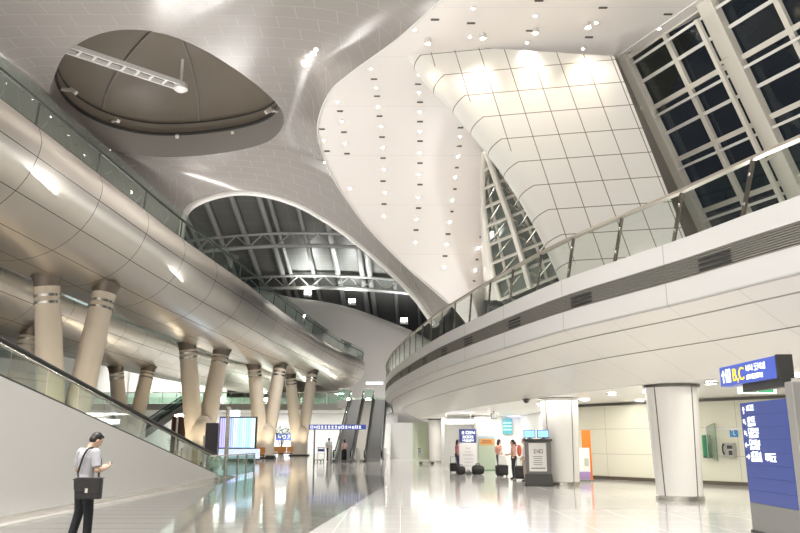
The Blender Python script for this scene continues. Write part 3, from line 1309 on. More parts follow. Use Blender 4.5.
def person(label, loc, heading, h=1.72, pose=None, shirt=(.7, .7, .7), pants=(.03, .03, .035), hair='short', female=False, skirt=None,
           sleeve='short', voxel=.013, head_down=0.0, head_turn=0.0, group=None, shoe=(.02, .02, .02), shirtmat=None):
    """local frame: +Y is where the person faces, x to the right"""
    s = h / 1.72
    r = thing('person', label, 'person', loc, 0, group)
    P = dict(hip=[(-.09, 0, .93), (.09, 0, .93)], knee=[(-.10, .03, .50), (.10, .03, .50)], ank=[(-.10, 0, .09), (.10, 0, .09)],
             sho=[(-.205, -.005, 1.40), (.205, -.005, 1.40)], elb=[(-.25, -.02, 1.12), (.25, -.02, 1.12)], wri=[(-.27, .06, .88), (.27, .06, .88)],
             hd=[None, None], lean=0.0)
    if female:
        P['sho'] = [(-.16, 0, 1.39), (.16, 0, 1.39)]
    if pose:
        P.update(pose)
    W = .88 if female else 1.07
    g = lambda p: V(p) * s
    body = MB()
    # torso
    ln = P['lean']
    tor = [(0, -.005, .86, .155, .115), (0, -.01, .95, .160, .118), (0, 0, 1.06, .135, .100), (0, .005, 1.2, .150, .110), (0, -.005, 1.32, .165, .112), (0, -.01, 1.40, .140, .090), (0, -.005, 1.455, .075, .065)]
    tp = [g((x, y + ln * max(0, z - .95), z)) for x, y, z, a, b in tor]
    rx = [((a * W) * s, b * s) for x, y, z, a, b in tor]

    def torso(mb, inc, lo=0, hi=7):
        mb.tube(tp[lo:hi], [(a + inc, b + inc) for a, b in rx[lo:hi]], 20, ell=[(1, 0, 0)])
    torso(body, 0)
    nk = g((0, ln * .5 + .0, 1.45))
    hb = g((0, ln * .56 + .03 + .05 * head_down, 1.545 - .02 * head_down))
    body.tube([nk - V((0, 0, .03)), nk.lerp(hb, .5), hb + V((0, 0, .02))], [.062 * s, .055 * s, .055 * s], 14)
    # head
    RH = Matrix.Rotation(-head_turn, 3, 'Z') @ Matrix.Rotation(-head_down, 3, 'X')
    def hp(x, y, z):
        return hb + RH @ V((x * s, y * s, z * s))
    hc_ = hp(0, .012, .085)
    body.ball(hc_, (.075 * s, .094 * s, .098 * s), 20, 14, RH)
    body.ball(hp(0, .032, .03), (.058 * s, .066 * s, .075 * s), 16, 10, RH)
    body.ball(hp(0, .072, -.018), (.028 * s, .024 * s, .02 * s), 10, 6, RH)
    body.tube([hp(0, .098, .075), hp(0, .112, .05), hp(0, .116, .036)], [.009 * s, .013 * s, .016 * s], 8)
    for e in (-1, 1):
        body.ball(hp(.077 * e, .005, .055), (.012 * s, .022 * s, .032 * s), 8, 6, RH)
        body.ball(hp(.034 * e, .088, .10), (.028 * s, .012 * s, .009 * s), 8, 6, RH)
        body.m = 1
        body.ball(hp(.032 * e, .094, .078), (.015 * s, .010 * s, .008 * s), 8, 6, RH)
        body.m = 0
    body.m = 2
    body.ball(hp(0, .100, .008), (.024 * s, .010 * s, .008 * s), 8, 6, RH)
    body.m = 0
    # limbs
    sleeve_mb = MB()
    for i, e in ((0, -1), (1, 1)):
        S, E, Wp = g(P['sho'][i]), g(P['elb'][i]), g(P['wri'][i])
        S = S + V((0, ln * .45 * s, 0))
        limb(body, [S, S.lerp(E, .5), E, E.lerp(Wp, .35), Wp], [.056 * s * W, .048 * s * W, .038 * s * W, .040 * s * W, .027 * s * W])
        hd = P['hd'][i] or ((Wp - E).normalized(), V((-e, 0, 0)), .45)
        hand(body, Wp, V(hd[0]), V(hd[1]), s, e, hd[2])
        if sleeve == 'short':
            q = S.lerp(E, .82)
            sleeve_mb.tube([S + V((0, 0, .0)), S.lerp(E, .4), q], [.070 * s * W, .068 * s * W, .066 * s * W], 14)
        else:
            sleeve_mb.tube([S, S.lerp(E, .5), E, E.lerp(Wp, .5), Wp.lerp(E, .08)], [.070 * s * W, .062 * s * W, .054 * s * W, .05 * s * W, .042 * s * W], 14)
            sleeve_mb.ball(E, .054 * s * W, 10, 6)
        sleeve_mb.ball(S, .070 * s * W, 12, 8)
        Hh, K, A = g(P['hip'][i]), g(P['knee'][i]), g(P['ank'][i])
        limb(body, [Hh, Hh.lerp(K, .45), K, K.lerp(A, .35), A], [.088 * s, .074 * s, .054 * s, .055 * s, .036 * s])
        fd = V((0, 1, 0))
        body.tube([A + V((0, -.03, -.05)) * s, A + V((0, .06, -.058)) * s, A + V((.01 * e, .14, -.068)) * s], [.036 * s, .034 * s, .022 * s], 10)
    b = fuse(body, 'body', [M_skin, M_eye, M_lip], r, voxel * .8 if voxel < .012 else voxel, 2)
    # shirt
    sh = MB()
    torso(sh, .014 * s, 0, 7)
    for q in ('v', 'f'):
        pass
    n0 = len(sh.v)
    sh.add(sleeve_mb.v, sleeve_mb.f)
    sm = shirtmat or mat('cloth_%02x%02x%02x' % tuple(int(c * 255) for c in shirt), shirt, .8, bump=.5, bscale=14)
    fuse(sh, 'shirt', sm, r, voxel, 3)
    # trousers / skirt
    tr = MB()
    pm = mat('cloth_%02x%02x%02x' % tuple(int(c * 255) for c in pants), pants, .75, bump=.5, bscale=12)
    tr.tube([tp[0] - V((0, 0, .03)), tp[0], tp[1], tp[1] + V((0, 0, .06))], [(rx[0][0] + .012, rx[0][1] + .012), (rx[0][0] + .016, rx[0][1] + .016), (rx[1][0] + .018, rx[1][1] + .018), (rx[1][0] + .0, rx[1][1] + .008)], 20, ell=[(1, 0, 0)])
    if skirt:
        tr.tube([g((0, 0, .95)), g((0, 0, .8)), g((0, .02, skirt))], [(.17 * s, .13 * s), (.19 * s, .15 * s), (.21 * s, .19 * s)], 22, ell=[(1, 0, 0)])
    else:
        for i in (0, 1):
            Hh, K, A = g(P['hip'][i]), g(P['knee'][i]), g(P['ank'][i])
            k_ = .86 if female else 1
            tr.tube([Hh, Hh.lerp(K, .4), K, K.lerp(A, .5), A + V((0, -.005, -.02))], [.102 * s * k_, .092 * s * k_, .074 * s * k_, .068 * s * k_, .064 * s * k_], 14)
            tr.ball(K, .073 * s * k_, 10, 6)
    fuse(tr, 'skirt' if skirt else 'trousers', pm, r, voxel, 3)
    for i, e in ((0, -1), (1, 1)):
        A = g(P['ank'][i])
        so = MB()
        so.tube([A + V((0, -.05, -.045)) * s, A + V((0, .02, -.035)) * s, A + V((.006 * e, .10, -.055)) * s, A + V((.01 * e, .165, -.07)) * s], [.040 * s, .046 * s, .040 * s, .024 * s], 10)
        z0 = min(p.z for p in so.v)
        so.v = [V((p.x, p.y, max(p.z, .0))) for p in so.v]
        fuse(so, 'shoe', mat('shoe_leather', shoe, .35), r, voxel, 1)
    # hair
    ha = MB()
    ha.ball(hp(0, -.008, .105), (.083 * s, .094 * s, .094 * s), 18, 12, RH)
    ha.ball(hp(0, -.04, .06), (.076 * s, .064 * s, .075 * s), 14, 10, RH)
    if hair == 'short':
        ha.ball(hp(0, .05, .155), (.06 * s, .045 * s, .03 * s), 12, 8, RH)
        for e in (-1, 1):
            ha.ball(hp(.066 * e, .0, .10), (.016 * s, .035 * s, .05 * s), 8, 6, RH)
    if hair == 'long':
        ha.tube([hp(0, -.04, .1), hp(0, -.07, .0), hp(0, -.08, -.12)], [(.08 * s, .05 * s), (.085 * s, .045 * s), (.06 * s, .025 * s)], 14, ell=[(1, 0, 0)])
    if hair == 'tail':
        ha.tube([hp(0, -.09, .1), hp(0, -.13, .05), hp(0, -.13, -.08), hp(0, -.11, -.16)], [.025 * s, .032 * s, .026 * s, .01 * s], 10)
    # keep the face clear
    fuse(ha, 'hair', M_hair, r, voxel, 1)
    r.rotation_euler = (0, 0, heading)
    return r, s, g


# --- the man in the foreground, reading his phone
HEAD = math.radians(-38)          # faces away and to the right
mx, my = -4.98, 12.15
pose = dict(knee=[(-.11, .02, .50), (.11, .05, .50)], ank=[(-.15, -.06, .09), (.11, .06, .09)],
            elb=[(-.28, .02, 1.13), (.28, .03, 1.13)], wri=[(-.06, .30, 1.17), (.08, .29, 1.15)],
            hd=[((.45, .75, .25), (.6, -.2, .8), .9), ((-.35, .85, .25), (-.6, -.2, .8), .9)], lean=.06)
man, s, g = person('man in pale grey short-sleeved shirt and black trousers, head bowed over his phone, foreground left', (mx, my, 0), HEAD, 1.73, pose,
                   shirt=(.44, .44, .47), pants=(.012, .012, .016), voxel=.010, head_down=.55, head_turn=.1)
m = MB()
m.tube([g((-.02, .0, .985)) + V((math.cos(a) * .178, math.sin(a) * .142, 0)) for a in [i * math.pi / 12 for i in range(25)]], .014, 6)
m.build('belt', M_black, man, smooth=True, world=False)
m = MB()
m.tube([g((0, .01, 1.435)) + V((math.cos(a) * .078, math.sin(a) * .072 + .01, .012 * math.sin(a) * -1)) for a in [i * math.pi / 12 for i in range(25)]], .017, 8)
m.build('collar', mat('cloth_7070', (.44, .44, .47), .8), man, smooth=True, world=False)
RM = Matrix.Rotation(HEAD, 3, 'Z')
def mw(x, y, z):
    return V((mx, my, 0)) + RM @ (V((x, y, z)) * s)


# phone in his hands
ph = MB()
ph.box((0, 0, 0), (.065, .012, .125), Matrix.Rotation(math.radians(-38), 3, 'X'))
sc_ = MB()
sc_.box((0, -.0068, 0), (.056, .002, .105), None)
pt = thing('phone', 'small dark phone held up in both hands by the man in the foreground', 'phone', mw(.012, .385, 1.195), HEAD)
ph.build('case', M_black, pt, world=False, bevel=.003)
sc_.v = [Matrix.Rotation(math.radians(-38), 3, 'X') @ p for p in sc_.v]
sc_.build('screen', mat('phone_screen', (.1, .12, .15), .1, emit=(.6, .7, .9), estr=.6), pt, world=False)
# shoulder bag on his right hip, towards us
bx = mw(.10, -.02, .72) + V((.155, -.27, 0))
bg = thing('shoulder_bag', 'black satchel with a small silver clasp at the hip of the foreground man', 'bag', bx, HEAD + math.radians(28))
M_leather = mat('black_leather', (.022, .02, .02), .42, bump=.3, bscale=40)
m = MB()
m.box((0, 0, .15), (.41, .10, .30))
m.build('pouch', M_leather, bg, world=False, bevel=.02)
m = MB()
m.box((0, -.057, .20), (.415, .014, .21))
m.box((0, -.0, .307), (.415, .125, .014))
m.build('flap', M_leather, bg, world=False, bevel=.006)
m = MB()
m.box((0, -.068, .125), (.05, .014, .07))
m.build('clasp', M_steel, bg, world=False, bevel=.004, label='small silver clasp')
m = MB()
m.box((0, -.067, .175), (.035, .008, .13))
m.build('closing_strap', M_leather, bg, world=False)
Rb = Matrix.Rotation(-(HEAD + math.radians(28)), 3, 'Z')
def to_bag(p):
    return Rb @ (p - bx)


m = MB()
# strap: bag end, up the back, over the right shoulder, down the front to the other end of the bag
pts = [to_bag(bx + Matrix.Rotation(HEAD + math.radians(28), 3, 'Z') @ V((-.19, 0, .29))), to_bag(mw(.045, -.150, 1.08)), to_bag(mw(.085, -.142, 1.22)), to_bag(mw(.12, -.125, 1.35)), to_bag(mw(.125, -.06, 1.455)), to_bag(mw(.125, .02, 1.465)), to_bag(mw(.15, .115, 1.37)), to_bag(mw(.185, .145, 1.22)), to_bag(mw(.22, .10, 1.05)),
       to_bag(bx + Matrix.Rotation(HEAD + math.radians(28), 3, 'Z') @ V((.19, 0, .29)))]
m.tube([V(q) for q in spline([tuple(p) for p in pts], 40)], .016, 8)
m.build('strap', M_leather, bg, smooth=True, world=False)
# ================================================================ writing
M_ink_w = mat('lit_white_lettering', (1, 1, 1), .4, emit=(.92, .95, 1), estr=.9)
M_ink_y = mat('lit_yellow_lettering', (1, .72, .0), .4, emit=(1, .74, .0), estr=.55)
M_ink_k = mat('dark_print', (.10, .09, .09), .6)
M_ink_g = mat('grey_print', (.40, .40, .41), .6)
M_ink_r = mat('red_print', (.55, .12, .08), .6)
M_blue = mat('sign_blue_panel', (.045, .068, .24), .32, emit=(.06, .10, .50), estr=.05)
M_bluelit = mat('lit_blue_panel', (.06, .10, .42), .3, emit=(.08, .14, .75), estr=.16)
M_greyp = mat('grey_metal_panel', (.24, .24, .23), .4, metal=.3)


def place(mb, origin, ux, uz):
    """local x, z (drawing) and -y (towards the reader) placed on a plane"""
    ux, uz = V(ux).normalized(), V(uz).normalized()
    un = ux.cross(uz)          # out of the plane towards the reader
    mb.v = [V(origin) + ux * p.x + uz * p.z + un * (-p.y) for p in mb.v]
    return mb


def glyphs(mb, x, z, n, w, h, seed, gap=.18, t=None):
    """blocky syllable-like strokes too small to read"""
    rnd = random.Random(seed)
    t = t or h * .15
    for i in range(n):
        cx = x + i * w * (1 + gap)
        k = rnd.randrange(4)
        strokes = [(0, .5, .12, 1), (.5, .95, 1, .12), (.5, .05, 1, .12), (.88, .5, .12, 1)]
        if k == 1:
            strokes = [(.5, .95, .8, .12), (.5, .6, .9, .12), (.5, .3, .12, .6), (.5, .02, 1, .12)]
        if k == 2:
            strokes = [(.15, .6, .12, .8), (.4, .25, .6, .12), (.85, .5, .12, 1), (.65, .6, .3, .12)]
        if k == 3:
            strokes = [(.3, .75, .5, .12), (.3, .5, .12, .5), (.3, .25, .55, .12), (.82, .55, .12, .9), (.5, 0, .9, .12)]
        for sx, sz, sw, sh in strokes:
            mb.box((cx + sx * w, -.004, z + sz * h), (max(sw * w, t), .006, max(sh * h, t)))


def text(mb, body, x, z, size):
    cu = bpy.data.curves.new('lettering', 'FONT')
    cu.body = body
    cu.size = size
    cu.extrude = .004
    o = bpy.data.objects.new('lettering', cu)
    COL.objects.link(o)
    dg = bpy.context.evaluated_depsgraph_get()
    dg.update()
    me = bpy.data.meshes.new_from_object(o.evaluated_get(dg))
    bpy.data.objects.remove(o)
    mb.add([V((x + v.co.x, -.004 - v.co.z, z + v.co.y)) for v in me.vertices], [tuple(p.vertices) for p in me.polygons])


def arrow(mb, x, z, s, ang):
    R = Matrix.Rotation(ang, 3, 'Y')
    n = len(mb.v)
    mb.box((0, -.004, -.1 * s), (.16 * s, .006, .7 * s))
    mb.prism([(-.36 * s, -.001, .12 * s), (.36 * s, -.001, .12 * s), (0, -.001, .55 * s)], (0, -.006, 0))
    mb.v[n:] = [R @ p + V((x, 0, z)) for p in mb.v[n:]]


# ================================================================ right side, under the balcony
M_colw = mat('white_column_cladding', (.80, .785, .76), .22, noise=.01, nscale=.6)
M_colring = mat('dark_steel_ring', (.16, .15, .14), .3, metal=.8)


def column(px, pyb, w0, w1, label, ztop=3.12, seams=True, z0=0):
    c = PZ(px, pyb, 0)
    d = w0 * c.y / F / 2
    e = w1 * c.y / F / 2
    c = c + V((0, d * .8, 0))
    c.z = 0
    t = thing('column', label, 'column', c)
    m = MB()
    m.lathe([(d, .10), (d + (e - d) * .5, ztop * .5), (e, ztop - .07)], n=40)
    m.build('shaft', M_colw, t, world=False, smooth=True)
    m = MB()
    m.lathe([(d * 1.06, .002), (d * 1.06, .11), (d * 1.0, .13)], n=40)
    m.build('base_ring', M_steel, t, world=False, smooth=True)
    m = MB()
    m.lathe([(e * 1.0, ztop - .08), (e * 1.08, ztop - .06), (e * 1.08, ztop), (e, ztop)], n=40)
    m.build('top_ring', M_colring, t, world=False, smooth=True)
    if seams:
        for a in (-148, -62):
            a = math.radians(a)
            m = MB()
            m.tube([V((math.cos(a) * d * .995, math.sin(a) * d * .995, .12)), V((math.cos(a) * e * .995, math.sin(a) * e * .995, ztop - .08))], .018, 6)
            m.build('seam', M_colring, t, world=False)
    return t


column(687, 501, 43, 51, 'thick white round column with dark seams, nearest the blue directory sign')
column(566, 485.5, 32, 37, 'white round column between the dark kiosk and the orange banner')
column(483, 466, 17, 19, 'slim white column behind the pale green cabinet, under the balcony')
column(436.5, 462.5, 14, 15, 'white column beside the luggage trolley, under the balcony', seams=False)
column(405.5, 453, 10.5, 11, 'distant white column between the green passage and the escalators', ztop=3.12, seams=False)

# back walls
M_bw2 = mat('bright_white_partition', (.82, .82, .80), .4)
pts = [(7.75, 33.3), (12.2, 27.45), (25, 12.5)]
m = MB()
L = 0
rows, uvs = [], []
for i, (x, y) in enumerate(pts):
    if i:
        L += math.dist(pts[i - 1], (x, y))
    rows.append([V((x, y, z)) for z in (0, 1.5, 3.13)])
    uvs.append([(L + 1.35, z) for z in (0, 1.5, 3.13)])
m.grid(rows, uvs)
struct(m, 'wall_right', M_backw)
m = MB()
m.bar((7.78, 33.2, .07), (12.2, 27.4, .07), .04, .13)
m.bar((12.2, 27.4, .07), (25, 12.45, .07), .04, .13)
struct(m, 'baseboard_right', mat('brown_steel_baseboard', (.16, .14, .11), .35, metal=.5))
m = MB()
m.bar((7.78, 33.2, 3.06), (12.2, 27.4, 3.06), .05, .10)
m.bar((12.2, 27.4, 3.06), (25, 12.45, 3.06), .05, .10)
struct(m, 'trim_5', M_colring)
m = MB()
m.box2((7.9, 33.4, 0), (8.1, 50, 3.13))
m.box2((2.95, 50, 0), (12, 50.2, 3.13))
struct(m, 'wall_shop', M_bw2)
M_greenw = mat('pale_green_glazed_wall', (.60, .66, .48), .2, noise=.05, nscale=.6, grid=(1.5, 10, .06, 0, (.75, .78, .66), 'Object', 0))
m = MB()
m.box2((1.15, 68, 0), (3.0, 68.2, 3.12))
struct(m, 'wall_passage', M_greenw)
m = MB()
m.box2((-.85, 68.0, 0), (1.14, 68.2, 3.12))
struct(m, 'wall_passage', M_bw2)
m = MB()
m.box2((3.0, 50.2, 0), (3.2, 68, 3.12))
struct(m, 'wall_passage', M_bw2)

# --- directory pylon with its header sign
SX = 6.28
t = thing('sign_pylon', 'tall blue directory sign with a B,C header box and a grey post, right edge', 'sign', (SX + .15, 13, 0))
m = MB()
m.box2((SX, 12.22, .52), (SX + .1, 13.9, 2.26))
panel = m.build('directory_panel', M_blue, t, bevel=.006)
m = MB()
m.box2((SX + .002, 12.22, .05), (SX + .1, 13.9, .515))
m.build('lower_panel', M_greyp, t)
m = MB()
m.box2((SX - .02, 12.18, .0), (SX + .36, 13.92, .05))
m.build('base', M_darkmetal, t)
m = MB()
m.box2((SX - .005, 11.98, .05), (SX + .30, 12.215, 2.52))
m.build('post', mat('grey_post_metal', (.36, .355, .34), .38, metal=.4), t, bevel=.02)
m = MB()
for r in range(7):
    m.box2((SX - .004, 12.22, .52 + (r + 1) * .2175 - .004), (SX + .01, 13.9, .52 + (r + 1) * .2175))
m.build('slat_joint', mat('deep_blue_joint', (.02, .03, .15), .5), panel)
RX = (0, -1, 0)      # reading direction on a plane facing the hall
for r in range(5):
    dm = MB()
    z = 2.06 - r * .203
    arrow(dm, .13, z + .06, .13, (0, -.8, -.8, -1.57, 1.57)[r])
    glyphs(dm, .25, z + .06, (3, 3, 4, 4, 4)[r], .085, .09, 40 + r)
    if r:
        glyphs(dm, .25, z - .015, (5, 6, 6, 7)[r - 1], .05, .055, 60 + r)
    if r == 4:
        de = MB()
        glyphs(de, .78, z, 4, .08, .13, 77)
        place(de, (SX, 13.9, 0), RX, (0, 0, 1))
        de.build('lettering', M_ink_w, panel)
    place(dm, (SX, 13.9, 0), RX, (0, 0, 1))
    dm.build('lettering', M_ink_w, panel)
# header box
m = MB()
m.box2((SX - .05, 12.32, 2.60), (SX + .17, 14.52, 2.97))
hdr = m.build('header_box', M_bluelit, t, bevel=.01)
m = MB()
m.box2((SX - .052, 12.24, 2.59), (SX + .20, 12.32, 2.98))
m.build('end_cap', M_darkmetal, hdr)
m = MB()
m.box2((SX + .0, 12.25, 2.45), (SX + .14, 13.7, 2.60))
m.build('neck', M_darkmetal, t)
hm = MB()
arrow(hm, .16, .17, .24, 0)
hm.box((.37, -.003, .185), (.20, .006, .25))
place(hm, (SX - .05, 14.52, 2.60), RX, (0, 0, 1))
hm.build('arrow_and_box', M_ink_w, hdr)
hk = MB()
hk.box((.33, -.008, .22), (.03, .006, .11))
hk.box((.41, -.008, .22), (.03, .006, .11))
arrow(hk, .37, .12, .08, math.pi)
place(hk, (SX - .05, 14.52, 2.60), RX, (0, 0, 1))
hk.build('lift_symbol', M_bluelit, hdr)
hm = MB()
text(hm, 'B,C', .55, .07, .33)
place(hm, (SX - .05, 14.52, 2.60), RX, (0, 0, 1))
hm.build('yellow_letters', M_ink_y, hdr, label='yellow letters B,C')
hm = MB()
glyphs(hm, 1.12, .20, 2, .12, .11, 5)
glyphs(hm, 1.44, .20, 3, .12, .11, 8)
glyphs(hm, 1.12, .06, 8, .065, .08, 9)
place(hm, (SX - .05, 14.52, 2.60), RX, (0, 0, 1))
hm.build('lettering', M_ink_w, hdr)

# green exit sign hanging behind the pylon
p = PZ(757, 390.5, 2.86)
t = thing('exit_sign', 'green and white emergency exit sign hanging from the low ceiling behind the directory', 'sign', (p.x, p.y, 2.78))
m = MB()
m.box((p.x, p.y, 2.86), (1.0, .07, .17))
eb = m.build('case', mat('white_lit_case', (.9, .9, .88), .4, emit=(1, 1, .95), estr=.4), t, bevel=.008)
m = MB()
m.box((p.x - .21, p.y - .038, 2.875), (.36, .008, .13))
m.box((p.x + .21, p.y - .038, 2.875), (.40, .008, .13))
m.build('green_panel', mat('exit_green', (.02, .28, .12), .4, emit=(.02, .4, .15), estr=.35), eb)
m = MB()
glyphs(m, -.08, .06, 2, .05, .06, 3)
place(m, (p.x, p.y - .044, 2.80), (1, 0, 0), (0, 0, 1))
m.build('lettering', M_ink_w, eb)
for s_ in (-.35, .35):
    m = MB()
    m.tube([(p.x + s_, p.y, 2.94), (p.x + s_, p.y, 3.13)], .012, 6)
    m.build('hanger', M_steel, t)

# payphone corner on the back wall
wd = (V((12.2, 27.45, 0)) - V((7.75, 33.3, 0))).normalized()
wn_ = V((-wd.y, wd.x, 0)) * -1
if wn_.dot(V((0, 0, 0)) - V((10, 30, 0))) < 0:
    wn_ = -wn_
def onwall(px, z, off=0.0):
    """point on the cream wall seen in direction px at height z"""
    sl = (px - 400) / F / (CP + (0) * SP)
    best = None
    for k in range(0, 2000):
        L = k * .004
        q = V((7.75, 33.3, 0)) + wd * L
        x, _ = project(V((q.x, q.y, z)))
        if x >= px:
            break
    return V((q.x, q.y, z)) + wn_ * off


wa = math.atan2(wd.y, wd.x)
q = onwall(732, 1.05, .14)
t = thing('payphone', 'white wall payphone with dark handset in the corner behind the directory sign', 'phone', q, wa)
m = MB()
m.box((0, 0, .2), (.42, .22, .5))
m.build('body', mat('phone_grey', (.42, .42, .40), .35), t, world=False, bevel=.02)
m = MB()
m.tube([(-.13, -.14, .05), (-.15, -.19, .15), (-.15, -.19, .3), (-.13, -.14, .4)], [.035, .024, .024, .035], 10)
m.build('handset', M_black, t, world=False, smooth=True)
m = MB()
m.box((.08, -.115, .3), (.2, .01, .12))
m.box((.1, -.115, .1), (.14, .01, .16))
m.build('keypad', M_darkmetal, t, world=False)
q = onwall(719, .95, .35)
t = thing('glass_screen', 'tilted clear glass side screen of the payphone corner, beside the green cabinet', 'partition', q, wa)
m = MB()
m.prism([(-.02, -.30, .0), (-.02, .30, -.1), (-.02, .30, 1.25), (-.02, -.24, 1.1)], (.03, 0, 0))
m.build('pane', M_tint2, t, world=False)
m = MB()
m.bar((-.03, -.31, -.02), (-.03, -.25, 1.12), .03, .03)
m.bar((-.03, .30, -.1), (-.03, .30, 1.26), .03, .03)
m.bar((-.03, -.25, 1.12), (-.03, .30, 1.26), .03, .03)
m.build('edge_frame', M_steel, t, world=False)
q = onwall(734, 1.86, .02)
t = thing('phone_sign', 'small square blue telephone sign on the wall above the payphone', 'sign', q, wa)
m = MB()
m.box((0, 0, 0), (.30, .02, .30))
m.build('plate', mat('bright_blue_plate', (.05, .28, .62), .4), t, world=False)
m = MB()
m.tube([(-.08, -.014, .07), (-.02, -.014, .09), (.02, -.014, .02), (-.02, -.014, -.05), (.06, -.014, -.09)], .018, 6)
m.build('handset_symbol', mat('plain_white', (.9, .9, .9), .4), t, world=False)
q = onwall(711, .98, .20)
t = thing('green_cabinet', 'narrow green half-round cabinet fixed to the cream wall right of the thick column', 'cabinet', q, wa)
m = MB()
m.lathe([(.15, 0), (.16, .03), (.16, .76), (.15, .8)], n=20)
m.build('shell', mat('green_enamel', (.03, .24, .12), .3), t, world=False, smooth=True)
m = MB()
m.lathe([(.162, -.02), (.165, .02)], n=20)
m.build('foot', M_darkmetal, t, world=False)
m = MB()
a, b = onwall(704, 2.0, .02), onwall(748, 2.0, .02)
m.bar(a, b, .03, .10)
single(m, 'wall_rail', M_white, 'white horizontal rail on the cream wall above the payphone', 'rail')

# dark information kiosk with two monitors
kx, ky = 4.98, 27.6
t = thing('information_kiosk', 'dark grey information kiosk with a white poster, left of the white column', 'kiosk', (kx, ky, 0), math.radians(-6))
m = MB()
m.prism([(-.52, -.30, .0), (.52, -.30, .0), (.52, .30, .0), (-.52, .30, .0)], (0, 0, .05))
m.prism([(-.50, -.28, .05), (.50, -.28, .05), (.46, -.22, .42), (-.46, -.22, .42)], (0, .5, 0))
m.build('plinth', M_darkmetal, t, world=False, bevel=.01)
m = MB()
m.prism([(-.44, -.21, .42), (.44, -.21, .42), (.47, -.21, 1.56), (-.47, -.21, 1.56)], (0, .42, 0))
bd = m.build('body', mat('kiosk_grey', (.17, .165, .16), .35, metal=.3), t, world=False, bevel=.02)
m = MB()
m.box((0, 0, 1.60), (1.04, .55, .08))
m.build('counter_top', M_darkmetal, t, world=False, bevel=.015)
m = MB()
m.box((-.02, -.222, 1.0), (.62, .012, .98))
ps = m.build('poster', mat('poster_paper', (.72, .70, .68), .5), bd, world=False, label='white printed poster')
pm_ = MB()
glyphs(pm_, .16, .62, 3, .10, .13, 4)
for r in range(5):
    pm_.box((.31, -.003, .50 - r * .07), (.34 - .03 * (r % 3), .004, .018))
pm_.box((.31, -.003, .10), (.50, .004, .03))
place(pm_, (-.33, -.228, .52), (1, 0, 0), (0, 0, 1))
pm_.build('poster_print', M_ink_k, bd, world=False)
M_scr = mat('lit_blue_screen', (.15, .4, .8), .3, emit=(.25, .55, .95), estr=1.0)
for i, (xo, w_) in enumerate(((-.27, 'left'), (.22, 'right'))):
    o_ = V((kx, ky, 1.64)) + Matrix.Rotation(math.radians(-6), 3, 'Z') @ V((xo, .02, 0))
    mo = thing('monitor', 'small blue-lit monitor on top of the dark kiosk, %s one' % w_, 'monitor', o_, math.radians(-6), 'monitors on the kiosk')
    m = MB()
    m.box((0, 0, .18), (.42, .06, .28))
    m.build('case', M_darkmetal if i else mat('blue_case', (.08, .16, .35), .4), mo, world=False, bevel=.01)
    m = MB()
    m.box((0, -.034, .18), (.37, .008, .23))
    m.build('screen', M_scr, mo, world=False)
    m = MB()
    m.lathe([(.1, 0), (.1, .02), (.03, .03), (.03, .06)], n=12)
    m.build('stand', M_darkmetal, mo, world=False)

# orange banner and the white poster leaning by it
q = PZ(589, 481, 0)
t = thing('banner_board', 'tall bright orange upright board right behind the white column', 'banner', (q.x - .02, q.y, 0), math.radians(-25))
m = MB()
m.box((0, 0, 1.02), (.36, .05, 1.95))
m.build('panel', mat('bright_orange_board', (.85, .20, .02), .4), t, world=False, bevel=.01)
m = MB()
m.box((0, 0, .025), (.42, .30, .05))
m.build('foot', M_greyp, t, world=False)
q = PZ(584, 482, 0)
t = thing('poster_stand', 'small white and lilac poster stand between the orange board and the column', 'poster', (q.x + .06, q.y, 0), math.radians(-15))
m = MB()
m.box((0, 0, .70), (.42, .03, 1.20))
m.build('panel', mat('pale_poster', (.78, .77, .76), .5), t, world=False)
m = MB()
m.box((0, -.018, .25), (.42, .006, .28))
m.build('lilac_band', mat('lilac_print', (.38, .26, .52), .5), t, world=False, label='lilac band')
m = MB()
m.box((.08, -.018, .75), (.16, .006, .3))
m.build('printed_picture', mat('print_grey_green', (.45, .5, .42), .5), t, world=False)
m = MB()
m.box((0, 0, .05), (.44, .26, .10))
m.build('foot', M_greyp, t, world=False)

# blue-headed advertising board
ax, ay = 3.33, 37.4
t = thing('standing_board', 'freestanding white notice board with a deep blue header, black bags at its foot', 'sign', (ax, ay, 0))
m = MB()
m.box((0, 0, .78), (.84, .10, 1.36))
m.build('panel', mat('notice_white', (.82, .80, .80), .45), t, world=False, bevel=.01)
m = MB()
m.box((0, 0, 1.80), (.84, .12, .66))
hb_ = m.build('header', M_blue, t, world=False, bevel=.01)
m = MB()
glyphs(m, .12, .42, 1, .14, .12, 3)
glyphs(m, .34, .42, 3, .13, .13, 14)
glyphs(m, .16, .22, 4, .12, .11, 15)
glyphs(m, .16, .06, 4, .12, .11, 16)
place(m, (-.42, -.062, 1.47), (1, 0, 0), (0, 0, 1))
m.build('lettering', M_ink_w, hb_, world=False)
m = MB()
for r, (x, n_, h_) in enumerate(((.30, 3, .06), (.26, 4, .05), (.18, 6, .08), (.22, 6, .05), (.25, 5, .05), (.2, 6, .05))):
    glyphs(m, x, 1.08 - r * .165, n_, .07, h_, 100 + r)
place(m, (-.42, -.052, .10), (1, 0, 0), (0, 0, 1))
m.build('printed_lines', M_ink_g, t, world=False)
m = MB()
m.box((0, 0, .05), (.90, .34, .10))
m.build('foot', M_greyp, t, world=False)

